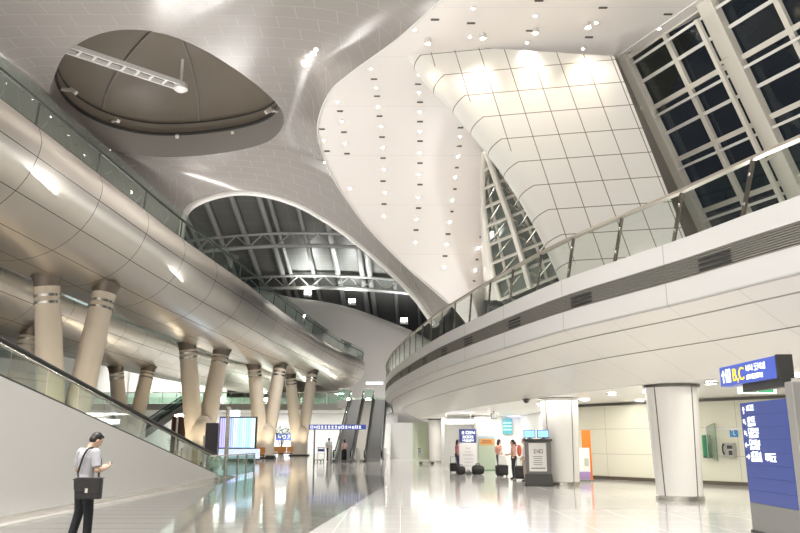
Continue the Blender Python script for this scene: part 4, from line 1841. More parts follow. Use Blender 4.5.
# pale green cabinet with an orange label
gx, gy = 4.72, 41.6
t = thing('cabinet', 'pale green cabinet with an orange-yellow label in front of the slim white column', 'cabinet', (gx, gy, 0))
m = MB()
m.box((0, 0, .86), (.92, .5, 1.66))
m.build('body', mat('pale_green_enamel', (.56, .66, .52), .35), t, world=False, bevel=.02)
m = MB()
m.box((.02, -.26, 1.50), (.78, .02, .34))
lb = m.build('label_plate', mat('orange_yellow_label', (.85, .50, .16), .4), t, world=False, label='orange-yellow label plate')
m = MB()
m.box((0, -.275, 1.55), (.5, .01, .05))
m.box((0, -.275, 1.45), (.6, .01, .04))
m.build('print', M_ink_r, lb, world=False)
m = MB()
m.box((0, -.02, 1.74), (.9, .46, .14))
m.build('pale_top', mat('pale_blue_top', (.55, .68, .80), .3), t, world=False, label='pale blue top')
m = MB()
m.box((0, -.01, .015), (.96, .52, .03))
m.build('base', mat('green_base', (.18, .36, .2), .4), t, world=False)

# hanging lit sign and the small things round the shops
def lit_sign(name, px0, px1, py0, py1, y, label, mt, ink, ceiling_z, rows_=1):
    a, b = PY(px0, py0, y), PY(px1, py1, y)
    c = (a + b) / 2
    w_, h_ = abs(b.x - a.x), abs(a.z - b.z)
    t = thing(name, label, 'sign', (c.x, c.y, b.z))
    m = MB()
    m.box((c.x, c.y, c.z), (w_, .16, h_))
    bx_ = m.build('case', mt, t, bevel=.01)
    m = MB()
    n_ = int(w_ / (h_ * .75))
    glyphs(m, h_ * .4, h_ * .25, n_, h_ * .5, h_ * .5, int(px0), gap=.4)
    place(m, (c.x - w_ / 2, c.y - .082, b.z), (1, 0, 0), (0, 0, 1))
    m.build('lettering', ink, bx_)
    if ceiling_z:
        for q_ in (-.4, .4):
            m = MB()
            m.tube([(c.x + w_ * q_, c.y, a.z), (c.x + w_ * q_, c.y, ceiling_z)], .025, 6)
            m.build('hanger', M_steel, t)
    return t, c, w_, h_


lit_sign('hanging_sign', 443, 474, 419.3, 424, 45, 'white lit sign with blue edge hanging left of the slim white column', mat('lit_white_panel', (.85, .88, .95), .4, emit=(.85, .9, 1), estr=.9), M_bluelit, 3.12)
a = PY(507.7, 434, 49.8)
t = thing('wall_poster', 'teal and pale blue poster on the bright white shop wall', 'poster', a)
m = MB()
m.box((0, 0, .5), (.64, .04, 1.0))
m.build('board', mat('teal_print', (.10, .38, .45), .4), t, world=False)
m = MB()
for z in (.28, .5, .72):
    m.box((0, -.025, z), (.56, .012, .10))
m.build('pale_band', mat('pale_aqua_print', (.45, .72, .80), .4), t, world=False)
a = PY(494, 419, 41)
t = thing('ceiling_monitor', 'small grey monitor hanging from the low ceiling right of the slim white column', 'monitor', a)
m = MB()
m.box((0, 0, .16), (.34, .22, .30))
m.build('case', mat('grey_plastic', (.28, .28, .28), .5), t, world=False, bevel=.02)
m = MB()
m.box((0, -.115, .16), (.26, .01, .22))
m.build('screen', mat('grey_screen', (.5, .52, .52), .2), t, world=False)
m = MB()
m.tube([(0, 0, .3), (0, 0, 3.13 - a.z)], .03, 8)
m.build('hanger', M_darkmetal, t, world=False)
a = PY(526.5, 408.5, 29)
a.z = 3.13
t = thing('dome_camera', 'small black dome camera under the low ceiling above the dark kiosk', 'camera', a)
m = MB()
m.lathe([(.001, -.15), (.07, -.13), (.11, -.07), (.12, 0)], n=18)
m.build('dome', M_black, t, world=False, smooth=True)
m = MB()
m.lathe([(.15, -.03), (.15, 0)], n=18)
m.build('mount', M_darkmetal, t, world=False)
a = PY(539, 433, 49.7)
t = thing('slatted_board', 'white slatted board on the bright shop wall above the dark kiosk', 'board', a)
m = MB()
m.box((0, 0, .6), (.95, .06, 1.2))
m.build('backing', M_bw2, t, world=False)
for k in range(6):
    m = MB()
    m.box((0, -.045, .1 + k * .2), (.9, .03, .09))
    m.build('slat', mat('warm_slat', (.62, .58, .55), .5), t, world=False)
m = MB()
a, b = PY(508, 416, 49.6), PY(533, 416, 49.6)
m.bar(a, b, .08, .12)
single(m, 'light_strip', mat('lilac_light_strip', (.5, .5, .9), .4, emit=(.5, .52, 1), estr=2), 'lilac-blue light strip across the top of the bright shop wall', 'lamp')


def suitcase(px, pyb, y, w_, h_, d_, label, rz=0, col=(.02, .02, .022), kind='suitcase', handle=True, group=None):
    c = V(((px - 400) / F * y / CP * CP, y, 0))
    c.x = PY(px, pyb, y).x
    t = thing(kind, label, 'luggage', c, rz, group)
    m = MB()
    m.box((0, 0, .06 + h_ / 2), (w_, d_, h_))
    m.build('body', mat('luggage_%d' % int(col[0] * 1000), col, .5, bump=.3, bscale=30), t, world=False, bevel=min(.06, d_ * .25))
    m = MB()
    m.box((0, -d_ / 2 - .012, .06 + h_ * .4), (w_ * .75, .03, h_ * .5))
    m.build('front_pocket', mat('luggage_pocket', (.03, .03, .032), .5), t, world=False, bevel=.01)
    for sx in (-1, 1):
        m = MB()
        m.tube([(sx * w_ * .4 - .02, 0, .045), (sx * w_ * .4 + .02, 0, .045)], .045, 12)
        m.build('wheel', M_darkmetal, t, world=False)
    if handle:
        m = MB()
        m.tube([(-.12, d_ * .3, h_), (-.12, d_ * .3, h_ + .36), (.12, d_ * .3, h_ + .36), (.12, d_ * .3, h_)], .014, 6)
        m.build('handle', M_darkmetal, t, world=False)
    return t


def duffel(px, y, w_, h_, label, kind='duffel_bag', col=(.016, .016, .018), group=None):
    c = PY(px, 470, y)
    c.z = 0
    t = thing(kind, label, 'luggage', c, 0, group)
    m = MB()
    pr = [(-w_ / 2, .5), (-w_ * .42, .85), (-w_ * .15, 1.0), (w_ * .15, .96), (w_ * .42, .8), (w_ / 2, .45)]
    m.tube([(x, 0, h_ * .5) for x, q_ in pr], [(h_ * .5 * q_, h_ * .52 * q_) for x, q_ in pr], 16, ell=[(0, 1, 0)])
    m.build('body', mat('bag_cloth_%d' % int(col[0] * 1000), col, .7, bump=.5, bscale=18), t, world=False, smooth=True)
    for s_ in (-1, 1):
        m = MB()
        m.tube([(-w_ * .2, s_ * .05, h_ * .95), (-w_ * .1, s_ * .05, h_ * 1.18), (w_ * .1, s_ * .05, h_ * 1.18), (w_ * .2, s_ * .05, h_ * .92)], .014, 6)
        m.build('handle', M_black, t, world=False, smooth=True)
    return t


suitcase(502, 476, 34.6, .56, .44, .3, 'black wheeled case behind the white-bagged woman in pink, left of the kiosk', .2)
suitcase(520, 478, 31.2, .42, .52, .28, 'black upright suitcase beside the left edge of the dark kiosk', -.1)
suitcase(453.5, 472, 38.6, .36, .42, .28, 'dark suitcase beside the woman behind the blue-headed board', .1)
duffel(461, 36.3, .42, .40, 'black duffel bag at the left foot of the blue-headed board')
duffel(478, 36.3, .58, .44, 'larger black duffel bag at the right foot of the blue-headed board')
duffel(468.5, 36.6, .24, .18, 'small grey round bag between the two black duffels', 'pouch', (.22, .21, .2))

# people under the balcony
stand = dict(elb=[(-.22, -.03, 1.13), (.22, -.03, 1.13)], wri=[(-.2, .10, .95), (.2, .10, .95)])
person('ponytailed woman in pink top, orange bag on her back, just left of the dark kiosk', (4.82, 32.4, 0), math.radians(70), 1.60,
       dict(stand, wri=[(-.17, .24, 1.08), (.17, .24, 1.08)]), shirt=(.72, .42, .36), pants=(.02, .02, .025), hair='tail', female=True)
q = V((4.82, 32.4, 0)) + Matrix.Rotation(math.radians(70), 3, 'Z') @ V((.06, -.24, .98))
t = thing('backpack', 'orange-red bag on the back of the woman with the ponytail', 'bag', q, math.radians(70))
m = MB()
m.ball((0, 0, .18), (.14, .10, .24), 16, 10)
m.build('body', mat('orange_red_cloth', (.62, .13, .07), .6), t, world=False, smooth=True)
m = MB()
m.tube([(-.1, .08, .38), (-.11, .22, .46), (-.1, .34, .36)], .014, 6)
m.tube([(.1, .08, .38), (.11, .22, .46), (.1, .34, .36)], .014, 6)
m.build('strap', mat('orange_red_cloth', (.62, .13, .07), .6), t, world=False)
person('long-haired woman in salmon top with a white bag, behind the black wheeled case', (4.52, 34.9, 0), math.radians(-60), 1.62, stand,
       shirt=(.74, .36, .28), pants=(.12, .13, .18), hair='long', female=True)
q = V((4.62, 34.52, .52))
t = thing('tote_bag', 'white tote bag held by the woman in the salmon top', 'bag', q, math.radians(10))
m = MB()
m.prism([(-.2, -.07, 0), (.2, -.07, 0), (.16, -.05, .42), (-.16, -.05, .42)], (0, .13, 0))
m.build('body', mat('white_canvas', (.80, .79, .77), .7), t, world=False, bevel=.03)
for s_ in (-.05, .07):
    m = MB()
    m.tube([(-.09, s_, .41), (-.07, s_, .58), (.07, s_, .58), (.09, s_, .41)], .012, 6)
    m.build('handle', mat('white_canvas', (.80, .79, .77), .7), t, world=False)
person('person in white shirt half hidden behind the left edge of the dark kiosk', (4.98, 30.3, 0), math.radians(95), 1.66, stand,
       shirt=(.80, .74, .70), pants=(.55, .45, .38), hair='short', female=True)
person('woman in pink top and dark jeans half hidden behind the blue-headed board', (2.93, 39.0, 0), math.radians(-80), 1.60, stand,
       shirt=(.70, .28, .36), pants=(.06, .07, .13), hair='long', female=True)


def trolley(x, y, rz, label, load=False):
    t = thing('luggage_trolley', label, 'trolley', (x, y, 0), rz)
    m = MB()
    for sx in (-.26, .26):
        m.tube([(sx, -.45, .14), (sx, .45, .14), (sx, .52, .5), (sx, .52, 1.02)], .022, 8)
    m.tube([(-.26, -.45, .14), (.26, -.45, .14)], .022, 8)
    m.tube([(-.26, .52, .6), (.26, .52, .6)], .018, 8)
    m.build('frame', M_steel, t, world=False, smooth=True)
    m = MB()
    m.tube([(-.3, .54, 1.02), (.3, .54, 1.02)], .03, 10)
    m.build('push_bar', M_black, t, world=False, smooth=True)
    m = MB()
    for k in range(6):
        m.bar((-.24 + k * .096, -.44, .165), (-.24 + k * .096, .44, .165), .03, .015)
    m.build('platform', M_steel, t, world=False)
    m = MB()
    m.box((0, .53, .84), (.5, .03, .2))
    m.build('advert_plate', M_blue, t, world=False)
    for sx, sy in ((-.24, -.38), (.24, -.38), (-.24, .42), (.24, .42)):
        m = MB()
        m.tube([(sx - .02, sy, .07), (sx + .02, sy, .07)], .07, 12)
        m.build('wheel', M_black, t, world=False)
    return t


trolley(1.85, 52.6, math.radians(75), 'steel luggage trolley parked left of the white column, under the balcony')

# ================================================================ far end of the hall
M_slab = mat('grey_slab_edge', (.50, .49, .46), .5)
m = MB()
m.box2((-33.9, 82, 4.78), (-6.2, 111, 5.45))
m.box2((-6.2, 74.5, 4.78), (-.9, 111, 5.45))
struct(m, 'floor', M_slab)
m = MB()
m.box2((-33.9, 92, 0), (-.3, 92.3, 4.78))
struct(m, 'wall_back', M_bw2)
M_l2 = mat('pale_green_level_wall', (.58, .64, .56), .3, noise=.08, nscale=.3, grid=(3.0, 20, .18, 0, (.42, .50, .44), 'Object', 0))
m = MB()
m.box2((-33.9, 93.4, 5.45), (-.3, 93.6, 6.75))
struct(m, 'wall_back', M_l2)
m = MB()
m.box2((-33.9, 93.35, 6.75), (-21.6, 93.6, 12))
struct(m, 'wall_back', M_bw2)
t = thing('glass_balustrade', 'glass balustrade on the distant upper floor behind the V columns', 'balustrade', (-20, 82.2, 5.45))
for k in range(19):
    x = -33.5 + k * 1.5
    if x > -7.5:
        break
    m = MB()
    m.box2((x + .03, 82.15, 5.5), (x + 1.47, 82.17, 6.6))
    m.build('pane', M_tint, t)
    m = MB()
    m.box2((x - .03, 82.13, 5.45), (x + .03, 82.19, 6.65))
    m.build('post', M_steel, t)
m = MB()
m.tube([(-33.5, 82.16, 6.66), (-6.3, 82.16, 6.66)], .05, 8)
m.build('handrail', M_steel, t, smooth=True)
t = thing('glass_balustrade', 'glass balustrade at the head of the two escalators', 'balustrade', (-4, 79, 5.45))
for a, b in (((-6.15, 82), (-6.15, 75)), ((-6.15, 74.7), (-5.0, 74.7)), ((-3.5, 74.7), (-2.7, 74.7)), ((-1.25, 74.7), (-.95, 74.7))):
    m = MB()
    m.bar((*a, 6.0), (*b, 6.0), .02, 1.1)
    m.build('pane', M_tint, t)
    m = MB()
    m.bar((*a, 6.58), (*b, 6.58), .05, .05)
    m.build('handrail', M_steel, t)
for i, px in enumerate((222, 266, 305, 349, 368)):
    x = PY(px, 397, 93).x
    t = thing('wall_lamp', 'bright white lamp on the green upper-floor wall, behind the V columns', 'lamp', (x, 93.3, 6.35), 0, 'lamps on the distant upper wall')
    m = MB()
    m.box((0, 0, .14), (.5, .12, .34))
    m.build('housing', M_white, t, world=False, bevel=.02)
    m = MB()
    m.ball((0, -.1, .14), (.28, .1, .22), 12, 8)
    m.build('lens', M_lamp, t, world=False, smooth=True)


def escalator(p0, p1, w_, label, group=None, steps=True):
    p0, p1 = V(p0), V(p1)
    h = V((p1.x - p0.x, p1.y - p0.y, 0))
    run = h.length
    d = h.normalized()
    s_ = V((d.y, -d.x, 0))
    rise = p1.z - p0.z
    t = thing('escalator', label, 'escalator', p0, 0, group)
    prof = [(-1.6, 0), (0, 0), (run, rise), (run + 1.2, rise)]
    at_ = lambda L, off, z: p0 + d * L + s_ * off + V((0, 0, z))
    # step band
    m = MB()
    n_ = int(rise / .2)
    vs = []
    for k in range(n_):
        l0, l1 = run * k / n_, run * (k + 1) / n_
        z = rise * (k + 1) / n_
        a_ = [at_(l0, -w_ / 2 + .12, rise * k / n_), at_(l0, w_ / 2 - .12, rise * k / n_), at_(l0, w_ / 2 - .12, z), at_(l0, -w_ / 2 + .12, z), at_(l1, -w_ / 2 + .12, z), at_(l1, w_ / 2 - .12, z)]
        m.add(a_, [(0, 1, 2, 3), (3, 2, 5, 4)])
    m.build('step_band', mat('escalator_step_metal', (.34, .34, .34), .4, metal=.6), t)
    for e in (-1, 1):
        m = MB()
        poly = [at_(L, e * w_ / 2, z - (.5 if 0 < i < 3 else .0)) for i, (L, z) in enumerate(prof)]
        top = [at_(L, e * w_ / 2, z + .18) for L, z in prof]
        lo_ = [at_(-1.6, e * w_ / 2, 0), at_(.9, e * w_ / 2, 0), at_(run, e * w_ / 2, rise - .55), at_(run + 1.2, e * w_ / 2, rise - .55)]
        m.grid([[a + s_ * e * o_ for a in row] for o_ in (-.06, .06) for row in ((lo_, top) if o_ < 0 else (top, lo_))], loop=False)
        m.build('skirt', M_greyp, t)
        m = MB()
        m.grid([[a for a in top], [a + V((0, 0, .62)) for a in top]])
        m.build('balustrade', glass('grey_escalator_glass', (.42, .48, .46), .5), t)
        m = MB()
        r_ = [a + V((0, 0, .66)) for a in top]
        m.tube([r_[0] + V((0, 0, -.5)), r_[0] + V((0, 0, -.1)) - d * .15, r_[0] + d * .1, r_[1], r_[2], r_[3]], .05, 8)
        m.build('handrail', M_black, t, smooth=True)
    return t


escalator((-4.25, 57.5, 0), (-4.25, 74.3, 5.45), 1.25, 'left of the two dark escalators at the far end of the hall')
escalator((-1.98, 57.5, 0), (-1.98, 74.3, 5.45), 1.25, 'right of the two dark escalators at the far end, beside the balcony tip')
m = MB()
m.prism([(-3.55, 58.2, 0), (-3.55, 74.3, 0), (-3.55, 74.3, 5.4), (-3.55, 58.2, .15)], (.88, 0, 0))
single(m, 'incline_plinth', mat('beige_incline', (.50, .47, .42), .4), 'beige sloping plinth between the two escalators', 'plinth')
escalator((-27.5, 76, 1.2), (-23.0, 80.5, 5.45), 1.3, 'dark escalator rising to the right behind the far V column, left side')
for x, w_ in ((-5.15, 'left'), (-3.1, 'middle'), (-1.15, 'right')):
    m = MB()
    m.lathe([(.16, 0), (.16, .95), (.12, 1.02), (.001, 1.03)], (x, 56.3, 0), 16)
    single(m, 'bollard', mat('pale_bollard', (.72, .71, .69), .35), 'short pale post at the foot of the escalators, %s one' % w_, 'post', 'pale posts at the escalator foot', smooth=True)

t, c, w_, h_ = lit_sign('overhead_sign', 309, 366, 424.6, 429.6, 55.3, 'long blue lit sign with white lettering across the foot of the escalators', M_bluelit, M_ink_w, 0)
for q_ in (-.40, .05):
    m = MB()
    m.tube([(c.x + w_ * q_, c.y + .05, 0), (c.x + w_ * q_, c.y + .05, c.z)], .06, 10)
    m.build('post', M_greyp, t)
lit_sign('overhead_sign', 366, 383, 381.8, 384.6, 92, 'small white and blue lit sign beyond the end of the silver walkway', mat('lit_white_panel', (.85, .88, .95), .4, emit=(.85, .9, 1), estr=.9), M_bluelit, 0)

person('man in white shirt and black trousers beside the trolley by the escalators', (-5.42, 58.0, 0), math.radians(-20), 1.74, stand,
       shirt=(.74, .78, .80), pants=(.015, .015, .02), hair='short')
person('woman in pale pink top and long black skirt in front of the left escalator', (-4.12, 56.4, 0), math.radians(30), 1.64, stand,
       shirt=(.72, .50, .46), pants=(.012, .012, .014), hair='long', female=True, skirt=.18)
trolley(-6.1, 57.6, math.radians(-10), 'steel luggage trolley on the left of the man in white by the escalators')


def bench(x, y, n, label):
    t = thing('bench', label, 'bench', (x, y, 0))
    M_or = mat('orange_tan_upholstery', (.58, .26, .06), .5)
    for k in range(n):
        xo = (k - (n - 1) / 2) * .62
        m = MB()
        m.box((xo, 0, .42), (.58, .55, .10))
        m.build('seat', M_or, t, world=False, bevel=.03)
        m = MB()
        m.box((xo, .27, .74), (.58, .09, .5), Matrix.Rotation(-.15, 3, 'X'))
        m.build('backrest', M_or, t, world=False, bevel=.03)
    m = MB()
    m.box((0, 0, .34), (n * .62, .12, .06))
    m.build('beam', M_darkmetal, t, world=False)
    for k in (-1, 1):
        m = MB()
        m.box((k * n * .25, 0, .16), (.08, .1, .32))
        m.box((k * n * .25, 0, .02), (.1, .55, .04))
        m.build('leg', M_darkmetal, t, world=False)
    return t


bench(-12.1, 64.8, 2, 'orange-tan bench seat in front of the V column near the striped screens')
bench(-11.2, 73, 3, 'orange-tan bench between the two furthest V columns, under the plant')
m = MB()
m.box((-11.05, 65.2, .16), (.8, .4, .32))
single(m, 'low_box', M_darkmetal, 'dark low box on the floor right of the first orange bench', 'box', bevel=.04)


def plant(x, y, h, r, label, col=(.10, .20, .04), pot=(.30, .28, .24), n=160, seed=1):
    rnd = random.Random(seed)
    t = thing('potted_plant', label, 'plant', (x, y, 0))
    m = MB()
    m.lathe([(.32, 0), (.42, .6), (.44, .62), (.40, .62), (.38, .52), (.001, .5)], n=18)
    m.build('pot', mat('pot_%d' % seed, pot, .5), t, world=False, smooth=True)
    m = MB()
    stems = []
    for k in range(5):
        a = rnd.random() * 6.28
        q_ = V((math.cos(a) * r * .5, math.sin(a) * r * .5, h * .75))
        m.tube([(0, 0, .5), q_ * .5 + V((0, 0, .35)), q_], [.04, .03, .015], 6)
        stems.append(q_)
    m.build('stem', mat('stem_brown', (.14, .09, .05), .7), t, world=False)
    m = MB()
    for k in range(n):
        th, ph = rnd.random() * 6.28, math.acos(rnd.uniform(-.8, 1))
        rr_ = r * rnd.uniform(.3, 1)
        c_ = V((rr_ * math.sin(ph) * math.cos(th), rr_ * math.sin(ph) * math.sin(th), h * .72 + rr_ * math.cos(ph) * .75))
        dd = V((c_.x, c_.y, rnd.uniform(-.4, .5))).normalized()
        ss = dd.cross(V((0, 0, 1))).normalized()
        l_ = rnd.uniform(.22, .42)
        up_ = ss.cross(dd)
        m.add([c_, c_ + dd * l_ * .5 + ss * .09 + up_ * .03, c_ + dd * l_ - up_ * .05, c_ + dd * l_ * .5 - ss * .09 + up_ * .03], [(0, 1, 2, 3)])
    m.build('foliage', mat('leaf_green_%d' % seed, col, .5, noise=.3, nscale=4), t, world=False)
    return t


plant(-13.2, 84.5, 3.2, 1.25, 'bushy green potted plant between the two furthest V columns', seed=1)
plant(-17.9, 62, 1.9, .8, 'yellow-green potted plant behind the ramp glass, left of the brown drum', (.30, .34, .06), (.4, .38, .33), 120, 2)
plant(-28.4, 55, 4.0, 1.3, 'dark green plant seen through the ramp glass at the left edge', (.05, .10, .05), (.3, .3, .3), 160, 3)
plant(-24.0, 55, 3.6, 1.1, 'dark green plant seen through the ramp glass left of the nearest V column', (.05, .10, .05), (.3, .3, .3), 140, 4)

# striped screens, pole and counter left of centre
a = PY(219, 450, 57)
b = PY(256, 418, 57)
t = thing('screen_wall', 'wide lit screen wall with lilac, blue and aqua vertical stripes behind the V columns', 'screen', ((a.x + b.x) / 2, 57, 0))
m = MB()
m.box2((a.x - .08, 57.02, .0), (b.x + .08, 57.3, b.z + .1))
m.build('frame', M_darkmetal, t)
cols = [(.46, .42, .95), (.60, .56, 1), (.40, .50, .95), (.62, .72, 1), (.45, .70, 1), (.55, .85, .98), (.42, .75, .90), (.66, .9, .98)]
n_ = 16
for k in range(n_):
    c_ = cols[int(k / n_ * len(cols))]
    m = MB()
    x0 = a.x + (b.x - a.x) * k / n_
    x1 = a.x + (b.x - a.x) * (k + .78) / n_
    m.box2((x0, 56.98, 1.05), (x1, 57.02, b.z))
    m.build('stripe', mat('lit_stripe_%d' % int(k / n_ * len(cols)), c_, .4, emit=c_, estr=.9), t)
m = MB()
m.box2((a.x, 56.9, .25), (b.x + .4, 57.0, .95))
m.build('display_shelf', mat('lit_display', (.7, .78, .95), .4, emit=(.6, .72, 1), estr=.6, noise=.3, nscale=6), t, label='pale blue lit display below the stripes')
a = PY(211, 452, 50)
t = thing('dark_kiosk', 'slim dark upright kiosk with flared foot beside the striped screens', 'kiosk', (a.x, 50, 0))
m = MB()
m.box((0, 0, 1.45), (.85, .18, 2.5))
m.build('panel', mat('kiosk_dark', (.07, .065, .085), .3), t, world=False, bevel=.02)
m = MB()
m.prism([(-.35, -.12, .0), (.62, -.12, .0), (.42, -.12, .45), (-.35, -.12, .45)], (0, .3, 0))
m.build('foot', M_darkmetal, t, world=False)
m = MB()
m.box((-.46, -.05, .95), (.12, .2, 1.9))
m.build('side_post', mat('pale_post', (.55, .53, .5), .4), t, world=False)
a = PY(226.5, 452, 55)
t = thing('lamp_post', 'silver post with a bright box lamp rising in front of the striped screens', 'lamp', (a.x, 55, 0))
m = MB()
m.box((0, 0, 2.0), (.30, .16, 4.0))
m.build('pole', M_steel, t, world=False, bevel=.02)
m = MB()
m.box((.48, 0, 3.5), (.66, .2, .42))
m.build('lamp_box', mat('lit_white_box', (1, 1, 1), .4, emit=(.9, .94, 1), estr=4), t, world=False, bevel=.03)
m = MB()
m.lathe([(.3, 0), (.3, .06), (.12, .1)], n=16)
m.build('base', M_darkmetal, t, world=False)
a = PY(179, 434, 60)
t = thing('drum_kiosk', 'dark brown drum-shaped kiosk with a steel strip, left of the second V column', 'kiosk', (a.x, 60, 0))
m = MB()
m.lathe([(.62, 0), (.62, 3.2), (.66, 3.25), (.66, 3.4)], n=28)
m.build('drum', mat('dark_brown_lacquer', (.10, .045, .025), .3), t, world=False, smooth=True)
m = MB()
m.box((0, -.63, 1.7), (.16, .06, 3.2))
m.build('steel_strip', M_steel, t, world=False)
m = MB()
m.lathe([(.4, 3.42), (.4, 3.55), (.001, 3.6)], n=18)
m.build('lamp_cap', M_lampw, t, world=False)
a = PY(187, 458, 46)
m = MB()
m.box((a.x, 46, .5), (1.5, .6, 1.0))
single(m, 'counter', mat('tan_counter', (.58, .46, .28), .45), 'low tan counter behind the glass at the end of the ramp', 'counter', bevel=.03)
t, c, w_, h_ = lit_sign('shop_sign', 276, 300, 433.5, 440, 90.5, 'bright blue shop fascia under the distant upper floor', M_bluelit, M_ink_w, 0)
m = MB()
m.box((c.x - 1.0, 90.9, .55), (5.2, .8, 1.1))
single(m, 'counter', mat('white_counter', (.75, .76, .78), .4, emit=(.8, .9, 1), estr=.3), 'white lit counter under the bright blue shop fascia', 'counter', bevel=.03)
for (px0, px1, py0, py1, lab, mt) in ((6, 31, 276, 292, 'deep blue display board high on the left wall above the far walkway', M_blue), (66, 86, 299, 317, 'white and teal display board on the left wall above the far walkway', mat('lit_white_panel', (.85, .88, .95), .4))):
    q0 = (px0 - 400) / F
    d0, d1 = ray(px0, py0), ray(px1, py1)
    P0 = V((0, 0, EYE)) + d0 * (-33.85 / d0.x)
    P1_ = V((0, 0, EYE)) + d1 * (-33.85 / d1.x)
    m = MB()
    m.box2((-33.95, P0.y, min(P0.z, P1_.z)), (-33.8, P1_.y, max(P0.z, P1_.z) + 1))
    single(m, 'display_board', mt, lab, 'sign', bevel=.03)

# ================================================================ ramp balustrade (left)
t = thing('ramp_balustrade', 'sloping glass balustrade with black handrail on top of the white ramp wall', 'balustrade', (-7.9, 20, 0))
yy = [9 + k * 1.6 for k in range(15)]
for a, b in zip(yy, yy[1:]):
    m = MB()
    m.grid([[V((ramp_x(y) - .17, y, ramp_z(y) + .03)), V((ramp_x(y) - .17, y, ramp_z(y) + .73))] for y in (a + .02, b - .02)])
    m.build('pane', M_tint, t)
m = MB()
pts = [V((ramp_x(y) - .17, y, ramp_z(y) + .77)) for y in yy]
pts += [V((ramp_x(32.4) - .17, 32.2, ramp_z(32.2) + .70)), V((ramp_x(32.8) - .17, 32.7, .62)), V((ramp_x(32.8) - .17, 32.8, .35))]
m.tube(pts, .055, 10)
m.build('handrail', M_black, t, smooth=True)
m = MB()
m.tube([p + V((.03, 0, -.10)) for p in pts[:-2]], .03, 6)
m.build('handrail_channel', M_steel, t)
m = MB()
rows = []
for y in yy:
    x, z = ramp_x(y) - .17, ramp_z(y)
    rows.append([V((x - .10, y, z + .005)), V((x + .12, y, z + .005)), V((x + .12, y, z + .06)), V((x - .10, y, z + .06))])
m.grid(rows, loop=True)
m.build('base_channel', M_darkmetal, t)
t = thing('glass_balustrade', 'low glass enclosure with steel posts at the foot of the ramp wall', 'balustrade', (-7.6, 33, 0))
run = [(-7.6, 30.6), (-7.2, 31.6), (-7.0, 33.0), (-6.95, 34.6), (-6.9, 36.2)]
for a, b in zip(run, run[1:]):
    m = MB()
    m.bar((*a, .54), (*b, .54), .02, .8)
    m.build('pane', M_tint, t)
    m = MB()
    m.bar((*a, .98), (*b, .98), .05, .05)
    m.build('top_rail', M_steel, t)
    m = MB()
    m.bar((*b, .0), (*b, 1.0), .07, .07)
    m.build('post', M_steel, t)
# ================================================================ ceiling lamps and slots
def downlight(p, n, label, group, r=.16, strength=None, power=0, lens=None):
    t = thing('downlight', label, 'lamp', p, 0, group)
    n = n.normalized()
    q = n.to_track_quat('Z', 'Y').to_matrix()
    m = MB()
    m.lathe([(r * 1.3, 0.0), (r * 1.3, .05), (r * 1.0, .06), (r * 1.0, .0)], n=16, caps=False)
    m.v = [q @ v for v in m.v]
    m.build('trim_ring', M_trimm, t, world=False, smooth=True)
    m = MB()
    m.lathe([(.001, .05), (r * .98, .035)], n=16, caps=False)
    m.v = [q @ v for v in m.v]
    m.build('lens', lens or M_lamp, t, world=False)
    if power:
        l = spot(p + n * .15, power, 1.9, .8, target=n, rad=.12)
        l.parent = None
    return t


LROWS = [
    [(337, 101), (342, 121), (345, 143), (348, 165), (325, 140), (325, 140)],
    [(371, 68), (376, 87), (378, 106), (381, 126), (383, 147), (384, 169)],
    [(419, 74), (419, 92), (420, 111), (420, 131), (420, 152), (420, 171)],
    [(462, 115), (460, 136), (458, 156)],
    [(324, 140), (325, 143)],
]
lamps = [(415, 29), (470, 36), (473, 7.5), (527, 42), (535, 15), (583, 48), (596, 22), (659, 28),
         (337, 101), (342, 121), (345, 143), (324, 140), (346, 143),
         (371, 68), (376, 87), (378, 106), (381, 126), (383, 147), (384, 169), (385, 192), (384, 216),
         (419, 74), (419, 92), (420, 111), (420, 131), (420, 152), (420, 152), (419, 174), (418, 197), (416.5, 219), (415.5, 242),
         (462, 115), (460, 136), (458, 156), (455, 177), (452, 200), (449.5, 222), (447, 244), (444, 267),
         (478, 248), (475, 270), (471, 292), (346, 122 + 0), (350, 188), (325, 162)]
seen = []
for p in lamps:
    if all(math.dist(p, q) > 8 for q in seen):
        seen.append(p)
for i, (x, y) in enumerate(seen):
    p, n = lit_point(x, y)
    downlight(p, n, 'small round recessed downlight in the white draping ceiling', 'downlights in the white draping ceiling', r=.085, power=170 if y < 60 else 60)
slots = [(435, 19.5), (471, 23), (530, 30.5), (539, 0.5), (603, 7.5), (589, 37), (668, 14),
         (322, 129), (327, 151), (340, 111), (344, 132), (347, 153.5), (374, 79), (377, 96), (379.5, 116), (382, 137), (383, 158), (383, 181), (384, 204),
         (418, 84), (420, 102), (420, 121.5), (420, 141), (420, 163), (420, 184.5), (418.5, 208), (416, 230), (460.5, 127.5), (459, 146), (456, 167.5), (454, 189), (451, 211.5), (448, 234), (445, 256), (480, 237), (476, 259.5), (473, 281)]
for x, y in slots:
    p, n = lit_point(x, y)
    q = n.to_track_quat('Z', 'Y').to_matrix()
    m = MB()
    w = .36 if y > 60 else .40
    m.box((0, 0, .015), (w, .13, .03))
    ang = q.inverted() @ V((1, 0, 0))
    a = math.atan2(ang.y, ang.x)
    rot = q @ Matrix.Rotation(a, 3, 'Z')
    m.v = [rot @ v for v in m.v]
    o = m.build('ceiling_slot', M_slot)
    o.location = p
    tag(o, 'small dark rectangular air slot in the white draping ceiling', 'vent', 'air slots in the white draping ceiling')

